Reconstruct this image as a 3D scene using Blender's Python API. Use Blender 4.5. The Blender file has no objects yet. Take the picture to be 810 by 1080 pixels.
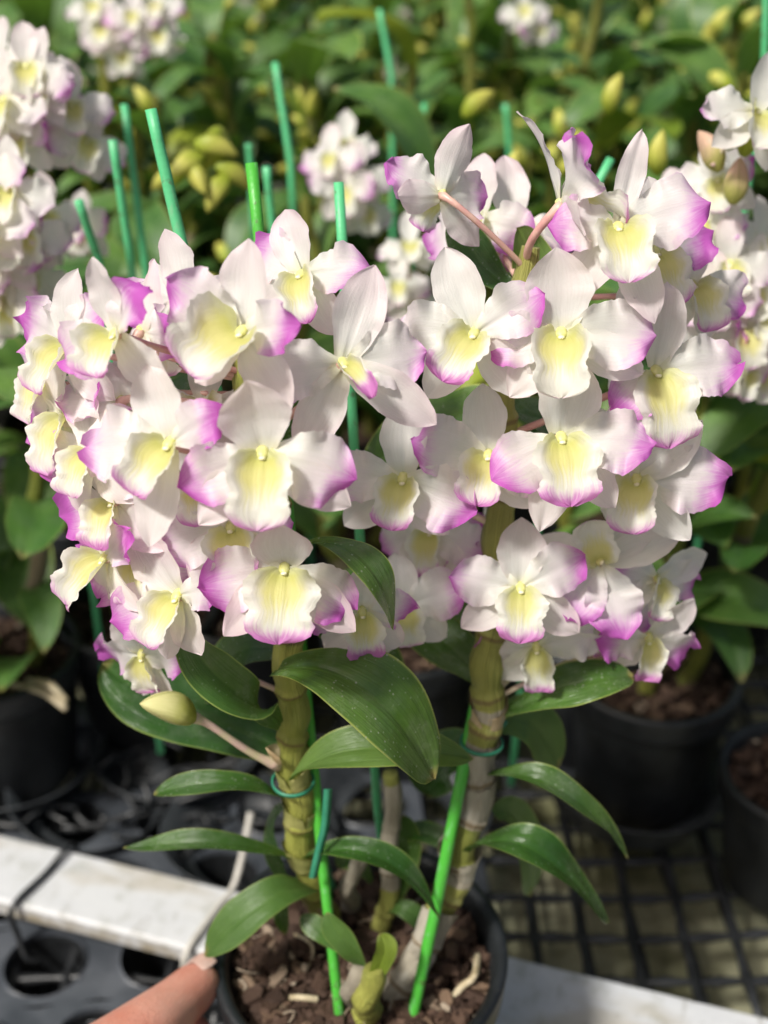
import bpy, math, random
import numpy as np
from mathutils import Vector, Matrix, noise as mnoise
R = math.radians
C = bpy.context.scene.collection
scene = bpy.context.scene

# ------------------------------------------------------------------ camera
FPX, PW, PH = 1304.0, 810.0, 1080.0
CAM = Vector((0, 0, 0.62)); PITCH = R(30)
FWD = Vector((0, math.cos(PITCH), -math.sin(PITCH)))
UPV = Vector((0, math.sin(PITCH), math.cos(PITCH)))
RGT = Vector((1, 0, 0))
cam = bpy.data.cameras.new('camera'); camo = bpy.data.objects.new('camera', cam); C.objects.link(camo)
camo.location = CAM; camo.rotation_euler = (R(90) - PITCH, 0, 0)
cam.sensor_fit = 'VERTICAL'; cam.sensor_height = 36; cam.lens = 36 * FPX / PH
cam.clip_start = 0.01; cam.clip_end = 100
cam.dof.use_dof = True; cam.dof.focus_distance = 0.455; cam.dof.aperture_fstop = 5.9
scene.camera = camo

def ray(px, py): return (FWD + RGT * ((px - 405) / FPX) + UPV * ((540 - py) / FPX))
def PY(px, py, Y):
    r = ray(px, py); return CAM + r * (Y / r.y)
def G(px, py, z):
    r = ray(px, py); return CAM + r * ((z - CAM.z) / r.z)
def dep(p): return (p - CAM).dot(FWD)

# ------------------------------------------------------------------ light
SUN_DIR = Vector((-0.46, -0.42, 0.80)).normalized()      # towards the sun
w = bpy.data.worlds.new('World'); scene.world = w; w.use_nodes = True
nt = w.node_tree; bg = nt.nodes['Background']
sky = nt.nodes.new('ShaderNodeTexSky'); sky.sky_type = 'NISHITA'; sky.sun_disc = False
el = math.asin(SUN_DIR.z); sky.sun_elevation = el
sky.sun_rotation = math.atan2(SUN_DIR.x, SUN_DIR.y)
nt.links.new(sky.outputs[0], bg.inputs[0]); bg.inputs[1].default_value = 0.075
sky.air_density = 1.0; sky.dust_density = 6.0; sky.ozone_density = 0.4
sl = bpy.data.lights.new('sun', 'SUN'); sl.energy = 3.9; sl.angle = R(8); sl.color = (1.0, 0.97, 0.91)
so = bpy.data.objects.new('sun', sl); C.objects.link(so)
so.rotation_euler = SUN_DIR.to_track_quat('Z', 'Y').to_euler(); so.location = (0, 0, 3)
vs = scene.view_settings; vs.view_transform = 'Standard'; vs.look = 'None'; vs.exposure = 0.24; vs.gamma = 1
vs.use_curve_mapping = False

# ------------------------------------------------------------------ node helper
class NT:
    def __init__(s, name):
        s.m = bpy.data.materials.new(name); s.m.use_nodes = True
        s.t = s.m.node_tree; s.t.nodes.clear()
        s.out = s.t.nodes.new('ShaderNodeOutputMaterial')
    def n(s, ty, **kw):
        o = s.t.nodes.new(ty)
        for k, v in kw.items(): setattr(o, k, v)
        return o
    def put(s, sock, v):
        if isinstance(v, bpy.types.NodeSocket): s.t.links.new(v, sock)
        elif v is not None: sock.default_value = v
    def math(s, op, a, b=None, c=None, clamp=False):
        o = s.n('ShaderNodeMath', operation=op); o.use_clamp = clamp
        for i, v in enumerate((a, b, c)):
            if v is not None: s.put(o.inputs[i], v)
        return o.outputs[0]
    def sm(s, x, a, b, lo=0.0, hi=1.0):
        o = s.n('ShaderNodeMapRange', interpolation_type='SMOOTHSTEP')
        s.put(o.inputs[0], x); s.put(o.inputs[1], a); s.put(o.inputs[2], b); s.put(o.inputs[3], lo); s.put(o.inputs[4], hi)
        return o.outputs[0]
    def mix(s, f, a, b, mode='MIX'):
        o = s.n('ShaderNodeMix', data_type='RGBA', blend_type=mode)
        s.put(o.inputs[0], f); s.put(o.inputs[6], a); s.put(o.inputs[7], b)
        return o.outputs[2]
    def noise(s, vec, scale, detail=3, rough=0.55):
        o = s.n('ShaderNodeTexNoise'); s.put(o.inputs['Vector'], vec)
        o.inputs['Scale'].default_value = scale; o.inputs['Detail'].default_value = detail; o.inputs['Roughness'].default_value = rough
        return o.outputs[0]
    def vmul(s, vec, xyz):
        o = s.n('ShaderNodeVectorMath', operation='MULTIPLY'); s.put(o.inputs[0], vec); o.inputs[1].default_value = xyz
        return o.outputs[0]
    def vadd(s, vec, v2):
        o = s.n('ShaderNodeVectorMath', operation='ADD'); s.put(o.inputs[0], vec); s.put(o.inputs[1], v2)
        return o.outputs[0]
    def bump(s, h, strength, dist):
        o = s.n('ShaderNodeBump'); o.inputs['Strength'].default_value = strength; o.inputs['Distance'].default_value = dist
        s.put(o.inputs['Height'], h); return o.outputs[0]
    def bsdf(s, col, rough=0.5, normal=None, spec=0.5, trans=None, tcol=None, coat=0, sss=0):
        p = s.n('ShaderNodeBsdfPrincipled'); s.put(p.inputs['Base Color'], col); s.put(p.inputs['Roughness'], rough)
        p.inputs['Specular IOR Level'].default_value = spec
        p.inputs['Coat Weight'].default_value = coat; p.inputs['Coat Roughness'].default_value = 0.25
        if sss:
            p.inputs['Subsurface Weight'].default_value = sss
            p.inputs['Subsurface Radius'].default_value = (1, .4, .25); p.inputs['Subsurface Scale'].default_value = 0.004
        if normal is not None: s.put(p.inputs['Normal'], normal)
        res = p.outputs[0]
        if trans:
            t = s.n('ShaderNodeBsdfTranslucent'); s.put(t.inputs[0], tcol if tcol is not None else col)
            if normal is not None: s.put(t.inputs['Normal'], normal)
            mx = s.n('ShaderNodeMixShader'); mx.inputs[0].default_value = trans
            s.t.links.new(res, mx.inputs[1]); s.t.links.new(t.outputs[0], mx.inputs[2]); res = mx.outputs[0]
        s.t.links.new(res, s.out.inputs['Surface']); return s.m
    def uv(s):
        u = s.n('ShaderNodeUVMap'); sep = s.n('ShaderNodeSeparateXYZ'); s.t.links.new(u.outputs[0], sep.inputs[0])
        av = s.math('ABSOLUTE', s.math('SUBTRACT', s.math('MULTIPLY', sep.outputs[1], 2.0), 1.0))
        return u.outputs[0], sep.outputs[0], sep.outputs[1], av
    def oc(s):
        tc = s.n('ShaderNodeTexCoord'); return tc.outputs['Object']
    def objcol(s):
        oi = s.n('ShaderNodeObjectInfo'); sep = s.n('ShaderNodeSeparateColor'); s.t.links.new(oi.outputs['Color'], sep.inputs[0])
        return sep.outputs[0], sep.outputs[1], sep.outputs[2], oi.outputs['Random']

def mat_petal():
    s = NT('petal_skin'); uvv, u, v, av = s.uv(); oc = s.oc(); r, g, b, rnd = s.objcol()
    nz = s.noise(oc, 120, 4)
    nz2 = s.noise(s.vadd(s.vmul(uvv, (3.0, 34.0, 1)), rnd), 1.0, 2)
    # tip mask; r is where along the blade the pigment starts, b tilts it to one margin
    x = s.math('ADD', u, s.math('MULTIPLY', s.math('POWER', av, 3.0), 0.09))
    x = s.math('ADD', x, s.math('MULTIPLY', s.math('ADD', s.math('MULTIPLY', s.math('SUBTRACT', s.noise(oc, 45, 2), 0.5), 1.3), s.math('SUBTRACT', nz, 0.5)), 0.32))
    x = s.math('ADD', x, s.math('MULTIPLY', s.math('SUBTRACT', nz2, 0.5), 0.22))
    x = s.math('ADD', x, s.math('MULTIPLY', s.math('SUBTRACT', v, 0.5), s.math('MULTIPLY', s.math('SUBTRACT', b, 0.5), 1.2)))
    x = s.math('SUBTRACT', x, r)
    m = s.sm(x, -0.03, 0.27)
    base = s.mix(s.sm(nz2, 0.35, 0.65), (0.875, 0.865, 0.82, 1), (0.915, 0.91, 0.87, 1))
    base = s.mix(s.math('MULTIPLY', s.sm(u, 0.0, 0.22, 1, 0), 0.45), base, (0.80, 0.80, 0.45, 1))
    bl = s.math('MULTIPLY', g, s.math('ADD', s.sm(s.math('ADD', u, s.math('MULTIPLY', nz, 0.5)), 0.40, 1.25, 0.0, 0.75), s.math('MULTIPLY', s.math('POWER', av, 4.0), 0.35)), clamp=True)
    base = s.mix(bl, base, (0.84, 0.57, 0.68, 1))
    base = s.mix(s.math('MULTIPLY', s.sm(x, -0.42, 0.05), 0.34), base, (0.84, 0.64, 0.80, 1))
    pur = s.mix(s.sm(x, 0.12, 0.42), (0.77, 0.42, 0.75, 1), (0.60, 0.135, 0.57, 1))
    col = s.mix(m, base, pur)
    h = s.math('ADD', s.math('MULTIPLY', nz2, 0.9), s.math('MULTIPLY', s.noise(oc, 1400, 2), 0.6))
    return s.bsdf(col, 0.42, s.bump(h, 0.22, 0.0008), 0.4, 0.50)

def mat_lip():
    s = NT('lip_skin'); uvv, u, v, av = s.uv(); oc = s.oc(); r, g, b, rnd = s.objcol()
    nz = s.noise(oc, 160, 4)
    st = s.noise(s.vadd(s.vmul(uvv, (2.0, 26.0, 1)), rnd), 1.0, 2)
    base = s.mix(nz, (0.87, 0.86, 0.76, 1), (0.91, 0.905, 0.84, 1))
    yu = s.math('MULTIPLY', s.sm(u, 0.0, 0.12), s.sm(s.math('ADD', u, s.math('MULTIPLY', s.math('SUBTRACT', st, 0.5), 0.45)), 0.36, 0.80, 1, 0))
    ya = s.sm(s.math('ADD', av, s.math('MULTIPLY', s.math('SUBTRACT', nz, 0.5), 0.4)), 0.35, 0.85, 1, 0)
    y = s.math('MULTIPLY', s.math('MULTIPLY', yu, ya), g)
    col = s.mix(y, base, (0.79, 0.76, 0.31, 1))
    col = s.mix(s.math('MULTIPLY', s.sm(u, 0.04, 0.34, 1, 0), 0.65), col, (0.58, 0.60, 0.16, 1))
    x = s.math('ADD', u, s.math('MULTIPLY', s.math('POWER', av, 2.0), 0.13))
    x = s.math('ADD', x, s.math('MULTIPLY', s.math('SUBTRACT', nz, 0.5), 0.22))
    x = s.math('SUBTRACT', s.math('ADD', x, s.math('MULTIPLY', s.math('SUBTRACT', st, 0.5), 0.22)), r)
    col = s.mix(s.math('MULTIPLY', s.sm(x, -0.05, 0.16), 0.9), col, s.mix(s.sm(x, 0, 0.22), (0.77, 0.42, 0.72, 1), (0.62, 0.16, 0.55, 1)))
    h = s.math('ADD', st, s.math('MULTIPLY', s.noise(oc, 800, 2), 0.4))
    return s.bsdf(col, 0.42, s.bump(h, 0.3, 0.0010), 0.35, 0.48)

def mat_leaf(name, dark, light, trans=(0.10, 0.20, 0.015, 1), rough=0.33, dust=0.25, tr=0.16):
    s = NT(name); uvv, u, v, av = s.uv(); oc = s.oc(); r, g, b, rnd = s.objcol()
    vein = s.noise(s.vadd(s.vmul(uvv, (2.0, 30.0, 1)), rnd), 1.0, 3)
    nz = s.noise(oc, 45, 4)
    col = s.mix(s.math('ADD', s.math('MULTIPLY', vein, 0.5), s.math('MULTIPLY', s.sm(nz, 0.3, 0.75), 0.55)), dark, light)
    col = s.mix(s.math('MULTIPLY', s.sm(av, 0.0, 0.05, 1, 0), 0.5), col, light)
    col = s.mix(s.sm(av, 0.93, 0.99), col, (0.26, 0.34, 0.08, 1))
    sp = s.n('ShaderNodeTexVoronoi'); s.put(sp.inputs['Vector'], oc); sp.inputs['Scale'].default_value = 420
    dn = s.math('MULTIPLY', s.sm(sp.outputs['Distance'], 0.10, 0.22, 1, 0), s.sm(s.noise(oc, 90, 3), 0.45, 0.62))
    film = s.math('MULTIPLY', s.sm(s.noise(oc, 60, 5, 0.7), 0.42, 0.75), 0.20)
    d2 = s.math('MULTIPLY', s.math('MAXIMUM', s.math('MULTIPLY', dn, 0.8), film), dust * 2.8)
    col = s.mix(d2, col, (0.30, 0.33, 0.26, 1))
    col = s.mix(s.math('MULTIPLY', s.sm(s.math('ADD', u, s.math('MULTIPLY', s.math('SUBTRACT', nz, 0.5), 0.12)), 0.955, 1.0), 0.8), col, (0.30, 0.25, 0.08, 1))
    hsv = s.n('ShaderNodeHueSaturation'); s.put(hsv.inputs['Color'], col)
    s.put(hsv.inputs['Value'], s.math('ADD', s.math('MULTIPLY', rnd, 0.55), 0.72)); s.put(hsv.inputs['Hue'], s.math('ADD', s.math('MULTIPLY', rnd, -0.035), 0.512))
    col = hsv.outputs[0]
    ro = s.math('ADD', s.math('MULTIPLY', nz, 0.24), s.math('ADD', s.math('MULTIPLY', d2, 0.5), rough - 0.1))
    h = s.math('ADD', s.math('MULTIPLY', vein, 1.0), s.math('MULTIPLY', s.noise(oc, 260, 3), 0.5))
    return s.bsdf(col, ro, s.bump(h, 0.5, 0.0012), 0.6, tr, trans)

def mat_cane(name, c1, c2, dry):
    s = NT(name); uvv, u, v, av = s.uv(); oc = s.oc()
    a = s.n('ShaderNodeAttribute'); a.attribute_name = 'dry'
    rid = s.noise(s.vmul(uvv, (5.0, 46.0, 1)), 1.0, 3, 0.6)
    nz = s.noise(oc, 70, 4)
    green = s.mix(s.math('ADD', s.math('MULTIPLY', nz, 0.7), s.math('MULTIPLY', rid, 0.4)), c1, c2)
    dryc = s.mix(s.math('ADD', s.math('MULTIPLY', rid, 0.7), s.math('MULTIPLY', nz, 0.4)), (0.20, 0.165, 0.11, 1), dry)
    dm = s.sm(s.math('ADD', a.outputs['Fac'], s.math('MULTIPLY', s.math('SUBTRACT', nz, 0.5), 0.9)), 0.42, 0.58)
    sgn = s.n('ShaderNodeAttribute'); sgn.attribute_name = 'seg'
    green = s.mix(s.math('MULTIPLY', s.sm(sgn.outputs['Fac'], 0.3, 1.0), 0.55), green, (0.13, 0.17, 0.03, 1))
    col = s.mix(dm, green, dryc)
    b = s.n('ShaderNodeAttribute'); b.attribute_name = 'node'
    col = s.mix(s.math('MULTIPLY', s.sm(b.outputs['Fac'], 0.4, 1.0), 0.8), col, (0.17, 0.11, 0.05, 1))
    return s.bsdf(col, s.math('ADD', s.math('MULTIPLY', dm, 0.25), 0.38), s.bump(s.math('ADD', rid, s.math('MULTIPLY', nz, 0.3)), 0.8, 0.0035), 0.4, 0)

def mat_plain(name, c1, c2, rough=0.5, scale=60, bumpd=0.0006, spec=0.5, trans=None, stretch=None, detail=4, sss=0):
    s = NT(name); oc = s.oc()
    if stretch: oc = s.vmul(oc, stretch)
    nz = s.noise(oc, scale, detail); n2 = s.noise(oc, scale * 7, 3)
    col = s.mix(s.sm(nz, 0.3, 0.7), c1, c2)
    return s.bsdf(col, s.math('ADD', s.math('MULTIPLY', n2, 0.2), rough - 0.1), s.bump(s.math('ADD', nz, s.math('MULTIPLY', n2, 0.4)), 0.4, bumpd), spec, trans, sss=sss)

def mat_stake(name, c1, c2):
    s = NT(name); oc = s.oc(); n1 = s.noise(oc, 30, 4); sc = s.noise(s.vmul(oc, (1, 1, .12)), 420, 4, 0.7); sp = s.noise(oc, 260, 3)
    col = s.mix(n1, c1, c2)
    col = s.mix(s.math('MULTIPLY', s.sm(sc, 0.54, 0.66), 0.45), col, (0.22, 0.42, 0.24, 1))
    col = s.mix(s.math('MULTIPLY', s.sm(sp, 0.62, 0.70), 0.6), col, (0.10, 0.085, 0.05, 1))
    sep = s.n('ShaderNodeSeparateXYZ'); s.put(sep.inputs[0], oc)
    ring = s.math('SINE', s.math('MULTIPLY', sep.outputs[2], 2600.0))
    return s.bsdf(col, s.math('ADD', s.math('MULTIPLY', sc, 0.3), 0.28), s.bump(s.math('ADD', sc, s.math('MULTIPLY', ring, 0.05)), 0.4, 0.0006), 0.5)

def mat_bud(name, base, tip):
    s = NT(name); uvv, u, v, av = s.uv(); oc = s.oc(); nz = s.noise(oc, 130, 4); r, g, b, rnd = s.objcol()
    col = s.mix(s.sm(s.math('ADD', u, s.math('MULTIPLY', s.math('SUBTRACT', nz, 0.5), 0.5)), 0.05, 0.75), base, tip)
    w3 = s.math('ABSOLUTE', s.math('SINE', s.math('ADD', s.math('MULTIPLY', v, 9.4248), s.math('MULTIPLY', u, 0.7))))
    seam = s.sm(w3, 0.0, 0.14, 1, 0)
    col = s.mix(s.math('MULTIPLY', seam, 0.55), col, s.mix(0.5, base, (0.25, 0.28, 0.04, 1)))
    ribs = s.noise(s.vmul(uvv, (2, 36, 1)), 1.0, 2)
    col = s.mix(s.math('MULTIPLY', ribs, 0.35), col, base)
    return s.bsdf(col, 0.45, s.bump(s.math('SUBTRACT', s.math('MULTIPLY', ribs, 0.5), seam), 0.6, 0.0010), 0.4, 0.28)

def mat_pot():
    s = NT('pot_plastic'); oc = s.oc()
    nz = s.noise(oc, 22, 5, 0.65); sc = s.noise(s.vmul(oc, (1, 1, 6)), 90, 4, 0.7)
    col = s.mix(s.sm(nz, 0.35, 0.75), (0.006, 0.007, 0.008, 1), (0.019, 0.022, 0.025, 1))
    col = s.mix(s.math('MULTIPLY', s.sm(sc, 0.60, 0.75), 0.35), col, (0.13, 0.125, 0.11, 1))
    return s.bsdf(col, s.math('ADD', s.math('MULTIPLY', nz, 0.25), 0.32), s.bump(sc, 0.2, 0.0006), 0.5)

def mat_chip():
    s = NT('bark'); oc = s.oc(); a = s.n('ShaderNodeAttribute'); a.attribute_name = 'tone'
    fib = s.noise(s.vmul(oc, (1, 1, 3)), 240, 4, 0.65)
    rp = s.n('ShaderNodeValToRGB'); e = rp.color_ramp.elements
    e[0].position = 0; e[0].color = (0.030, 0.016, 0.011, 1); e[1].position = 1; e[1].color = (0.50, 0.42, 0.32, 1)
    for p, c in ((0.45, (0.060, 0.034, 0.023, 1)), (0.78, (0.095, 0.056, 0.038, 1)), (0.93, (0.19, 0.125, 0.08, 1))):
        k = e.new(p); k.color = c
    s.put(rp.inputs[0], a.outputs['Fac'])
    col = s.mix(fib, rp.outputs[0], (0.05, 0.03, 0.02, 1)); col = s.mix(0.55, rp.outputs[0], col)
    return s.bsdf(col, 0.8, s.bump(fib, 0.6, 0.0012), 0.3)

def mat_rail():
    s = NT('rail_paint'); oc = s.oc()
    n1 = s.noise(s.vmul(oc, (1, 5, 5)), 16, 5, 0.65); n2 = s.noise(oc, 40, 5, 0.7); n3 = s.noise(s.vmul(oc, (1, 3, 1)), 8, 3)
    col = s.mix(n1, (0.44, 0.455, 0.475, 1), (0.60, 0.61, 0.62, 1))
    col = s.mix(s.math('MULTIPLY', s.sm(n2, 0.50, 0.68), 0.6), col, (0.27, 0.28, 0.24, 1))
    col = s.mix(s.math('MULTIPLY', s.sm(n3, 0.52, 0.66), 0.5), col, (0.34, 0.29, 0.20, 1))
    n5 = s.noise(s.vmul(oc, (1, .25, 1)), 120, 5, 0.7); col = s.mix(s.math('MULTIPLY', s.sm(n5, 0.56, 0.70), 0.45), col, (0.20, 0.19, 0.15, 1))
    n6 = s.noise(oc, 330, 2); col = s.mix(s.math('MULTIPLY', s.sm(n6, 0.68, 0.74), 0.7), col, (0.10, 0.07, 0.045, 1))
    sep = s.n('ShaderNodeSeparateXYZ'); s.put(sep.inputs[0], oc)
    edge = s.math('MULTIPLY', s.sm(sep.outputs[2], 0.001, -0.009), s.sm(n2, 0.36, 0.55))
    col = s.mix(s.math('MULTIPLY', edge, 0.75), col, (0.24, 0.19, 0.10, 1))
    return s.bsdf(col, 0.45, s.bump(n2, 0.25, 0.0015), 0.4)

def mat_ground():
    s = NT('wet_ground'); oc = s.oc()
    n1 = s.noise(oc, 9, 6, 0.62); n2 = s.noise(oc, 60, 4, 0.6)
    col = s.mix(s.sm(n1, 0.35, 0.68), (0.13, 0.13, 0.065, 1), (0.44, 0.43, 0.29, 1))
    col = s.mix(s.math('MULTIPLY', s.sm(n2, 0.5, 0.7), 0.6), col, (0.06, 0.055, 0.03, 1))
    return s.bsdf(col, s.sm(n1, 0.3, 0.7, 0.5, 0.16), s.bump(n2, 0.3, 0.003), 0.5)

def mat_skin():
    s = NT('skin'); oc = s.oc()
    n1 = s.noise(oc, 30, 4); n2 = s.noise(oc, 700, 3)
    cr = s.n('ShaderNodeTexVoronoi'); s.put(cr.inputs['Vector'], oc); cr.inputs['Scale'].default_value = 900
    col = s.mix(s.sm(n1, 0.35, 0.7), (0.57, 0.22, 0.155, 1), (0.66, 0.34, 0.26, 1))
    wr_ = s.n('ShaderNodeTexVoronoi', feature='DISTANCE_TO_EDGE'); s.put(wr_.inputs['Vector'], s.vmul(oc, (1, 1, 1))); wr_.inputs['Scale'].default_value = 430
    ln_ = s.sm(wr_.outputs['Distance'], 0.0, 0.10)
    col = s.mix(s.math('MULTIPLY', s.math('SUBTRACT', 1.0, ln_), 0.10), col, (0.44, 0.18, 0.12, 1))
    return s.bsdf(col, 0.45, s.bump(s.math('ADD', s.math('ADD', n2, cr.outputs['Distance']), ln_), 0.30, 0.0004), 0.4, sss=0.25)

M = dict(
    petal=mat_petal(), lip=mat_lip(),
    column=mat_plain('column_wax', (0.58, 0.58, 0.17, 1), (0.68, 0.66, 0.30, 1), 0.4, 300, 0.0003),
    cap=mat_plain('anther_wax', (0.80, 0.75, 0.50, 1), (0.86, 0.82, 0.62, 1), 0.4, 300, 0.0003),
    pedicel=mat_plain('pedicel_skin', (0.52, 0.25, 0.24, 1), (0.62, 0.42, 0.33, 1), 0.4, 120, 0.0004),
    pedicel_pale=mat_plain('pale_pedicel_skin', (0.55, 0.50, 0.30, 1), (0.62, 0.42, 0.38, 1), 0.4, 120, 0.0004),
    leaf=mat_leaf('leaf_glossy', (0.020, 0.066, 0.012, 1), (0.070, 0.165, 0.026, 1), (0.15, 0.31, 0.03, 1), 0.20, 0.34),
    leaf_pale=mat_leaf('leaf_pale', (0.055, 0.125, 0.022, 1), (0.115, 0.215, 0.045, 1), (0.20, 0.34, 0.04, 1), 0.4, 0.1, 0.25),
    leaf_far=mat_leaf('leaf_far', (0.024, 0.090, 0.018, 1), (0.105, 0.225, 0.038, 1), (0.20, 0.40, 0.04, 1), 0.42, 0.2, 0.18),
    leaf_lime=mat_leaf('leaf_lime', (0.17, 0.26, 0.02, 1), (0.28, 0.36, 0.04, 1), (0.40, 0.48, 0.05, 1), 0.4, 0.05, 0.35),
    cane=mat_cane('cane_green', (0.24, 0.28, 0.045, 1), (0.52, 0.50, 0.13, 1), (0.42, 0.36, 0.25, 1)),
    cane_dry=mat_cane('cane_sheathed', (0.21, 0.23, 0.05, 1), (0.40, 0.38, 0.11, 1), (0.50, 0.455, 0.37, 1)),
    cane_far=mat_cane('cane_far', (0.14, 0.17, 0.03, 1), (0.27, 0.26, 0.05, 1), (0.34, 0.28, 0.18, 1)),
    bud=mat_bud('bud_skin', (0.40, 0.43, 0.07, 1), (0.74, 0.71, 0.36, 1)),
    bud_far=mat_bud('bud_yellow', (0.34, 0.42, 0.04, 1), (0.68, 0.64, 0.15, 1)),
    bud_pink=mat_bud('bud_pink', (0.45, 0.46, 0.12, 1), (0.70, 0.44, 0.36, 1)),
    stake=mat_stake('stake_coat', (0.075, 0.44, 0.18, 1), (0.12, 0.54, 0.25, 1)),
    stake_lime=mat_stake('stake_coat_lime', (0.045, 0.33, 0.03, 1), (0.09, 0.45, 0.05, 1)),
    tie=mat_plain('tie_plastic', (0.02, 0.17, 0.10, 1), (0.035, 0.24, 0.14, 1), 0.45, 80, 0.0004),
    pot=mat_pot(), chip=mat_chip(), rail=mat_rail(), ground=mat_ground(), skin=mat_skin(),
    nail=mat_plain('nail', (0.66, 0.42, 0.35, 1), (0.74, 0.53, 0.46, 1), 0.3, 200, 0.0002),
    soil=mat_plain('dark_soil', (0.020, 0.011, 0.008, 1), (0.05, 0.028, 0.018, 1), 0.9, 200, 0.003),
    tray=mat_plain('tray_plastic', (0.035, 0.041, 0.050, 1), (0.075, 0.083, 0.096, 1), 0.42, 30, 0.0008),
    black=mat_plain('black_plastic', (0.010, 0.011, 0.012, 1), (0.028, 0.030, 0.033, 1), 0.42, 60, 0.0008),
    grey=mat_plain('grey_plastic', (0.018, 0.021, 0.024, 1), (0.042, 0.047, 0.052, 1), 0.42, 40, 0.0008),
    sheath=mat_plain('sheath_paper', (0.20, 0.175, 0.13, 1), (0.52, 0.485, 0.41, 1), 0.65, 70, 0.0015, 0.3, 0.15, (1, 1, .12)),
    sheath_tan=mat_plain('sheath_tan', (0.38, 0.27, 0.15, 1), (0.60, 0.50, 0.33, 1), 0.6, 70, 0.0015, 0.3, 0.2, (1, 1, .12)),
    sheath_green=mat_plain('sheath_green', (0.24, 0.26, 0.06, 1), (0.46, 0.43, 0.17, 1), 0.5, 60, 0.0012, 0.4, 0.2, (1, 1, .12)),
    root=mat_plain('root_skin', (0.36, 0.29, 0.17, 1), (0.52, 0.45, 0.31, 1), 0.6, 120, 0.0008),
    twine=mat_plain('twine', (0.42, 0.40, 0.36, 1), (0.55, 0.53, 0.48, 1), 0.5, 200, 0.0006),
)

# ------------------------------------------------------------------ mesh helpers
class MB:
    def __init__(s): s.v = []; s.f = []; s.uv = []; s.at = {}
    def grid(s, P, UV, closed=False):
        nu, nv = len(P), len(P[0]); o = len(s.v)
        for i in range(nu):
            for j in range(nv): s.v.append(tuple(P[i][j])); s.uv.append(UV[i][j])
        for i in range(nu - 1):
            for j in range(nv - (0 if closed else 1)):
                k = (j + 1) % nv
                s.f.append((o + i * nv + j, o + (i + 1) * nv + j, o + (i + 1) * nv + k, o + i * nv + k))
        return o
    def tri(s, pts, faces, uv=(0.5, 0.5)):
        o = len(s.v)
        for p in pts: s.v.append(tuple(p)); s.uv.append(uv)
        for f in faces: s.f.append(tuple(o + i for i in f))
        return o
    def tube(s, pts, rad, n=10, cap=True):
        pts = [Vector(p) for p in pts]; m = len(pts)
        rad = rad if hasattr(rad, '__len__') else [rad] * m
        t0 = (pts[1] - pts[0]).normalized(); ref = Vector((0, 0, 1)) if abs(t0.z) < 0.9 else Vector((1, 0, 0))
        a = t0.cross(ref).normalized(); P = []; UV = []
        for i in range(m):
            t = (pts[min(i + 1, m - 1)] - pts[max(i - 1, 0)]).normalized()
            a = (a - t * a.dot(t)).normalized(); b = t.cross(a)
            P.append([pts[i] + (a * math.cos(q) + b * math.sin(q)) * rad[i] for q in [2 * math.pi * k / n for k in range(n)]])
            UV.append([(i / (m - 1), k / n) for k in range(n)])
        o = s.grid(P, UV, True)
        if cap:
            s.f.append(tuple(o + k for k in range(n))); s.f.append(tuple(o + (m - 1) * n + k for k in reversed(range(n))))
        return o
    def box(s, c, sx, sy, sz, rz=0):
        pts = []
        for x in (-1, 1):
            for y in (-1, 1):
                for z in (-1, 1):
                    X, Y = x * sx / 2, y * sy / 2
                    pts.append((c[0] + X * math.cos(rz) - Y * math.sin(rz), c[1] + X * math.sin(rz) + Y * math.cos(rz), c[2] + z * sz / 2))
        s.tri(pts, [(0, 1, 3, 2), (4, 6, 7, 5), (0, 4, 5, 1), (2, 3, 7, 6), (0, 2, 6, 4), (1, 5, 7, 3)])
    def lathe(s, prof, n=48, wob=0.0, seed=0):
        P = []; UV = []
        for i, (r, z) in enumerate(prof):
            P.append([Vector((r * math.cos(q), r * math.sin(q), z)) * 1.0 for q in [2 * math.pi * k / n for k in range(n)]])
            UV.append([(i / (len(prof) - 1), k / n) for k in range(n)])
        if wob:
            for row in P:
                for k, p in enumerate(row):
                    q = 2 * math.pi * k / n; f = 1 + wob * math.sin(2 * q + seed) + wob * 0.5 * math.sin(3 * q + seed * 2); p.x *= f; p.y *= f
        return s.grid(P, UV, True)
    def mesh(s, name, mats, smooth=True):
        me = bpy.data.meshes.new(name); me.from_pydata(s.v, [], s.f)
        uvl = me.uv_layers.new(name='UVMap')
        li = np.empty(len(me.loops), dtype=np.int32); me.loops.foreach_get('vertex_index', li)
        uvl.data.foreach_set('uv', np.array(s.uv, dtype=np.float32)[li].ravel())
        for k, vals in s.at.items():
            a = me.attributes.new(k, 'FLOAT', 'POINT'); a.data.foreach_set('value', np.array(vals, dtype=np.float32))
        if smooth: me.polygons.foreach_set('use_smooth', [True] * len(me.polygons))
        for m in (mats if isinstance(mats, (list, tuple)) else [mats]): me.materials.append(m)
        me.update(); return me

def obj(name, me, parent=None, mat4=None, color=None):
    o = bpy.data.objects.new(name, me); C.objects.link(o)
    if parent is not None: o.parent = parent
    if mat4 is not None: o.matrix_basis = mat4
    if color: o.color = color
    return o
def thing(name, label, cat, loc=(0, 0, 0), group=None, me=None, kind=None):
    o = bpy.data.objects.new(name, me); C.objects.link(o); o.location = loc
    o['label'] = label; o['category'] = cat
    if group: o['group'] = group
    if kind: o['kind'] = kind
    return o
def structure(name, me, loc=(0, 0, 0)):
    o = bpy.data.objects.new(name, me); C.objects.link(o); o.location = loc; o['kind'] = 'structure'; return o
KIDS = {}
def copy_tree(o, parent=None):
    c = o.copy(); C.objects.link(c)
    if parent is not None: c.parent = parent
    for ch in o.children: copy_tree(ch, c)
    return c
def T(v): return Matrix.Translation(v)

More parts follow.
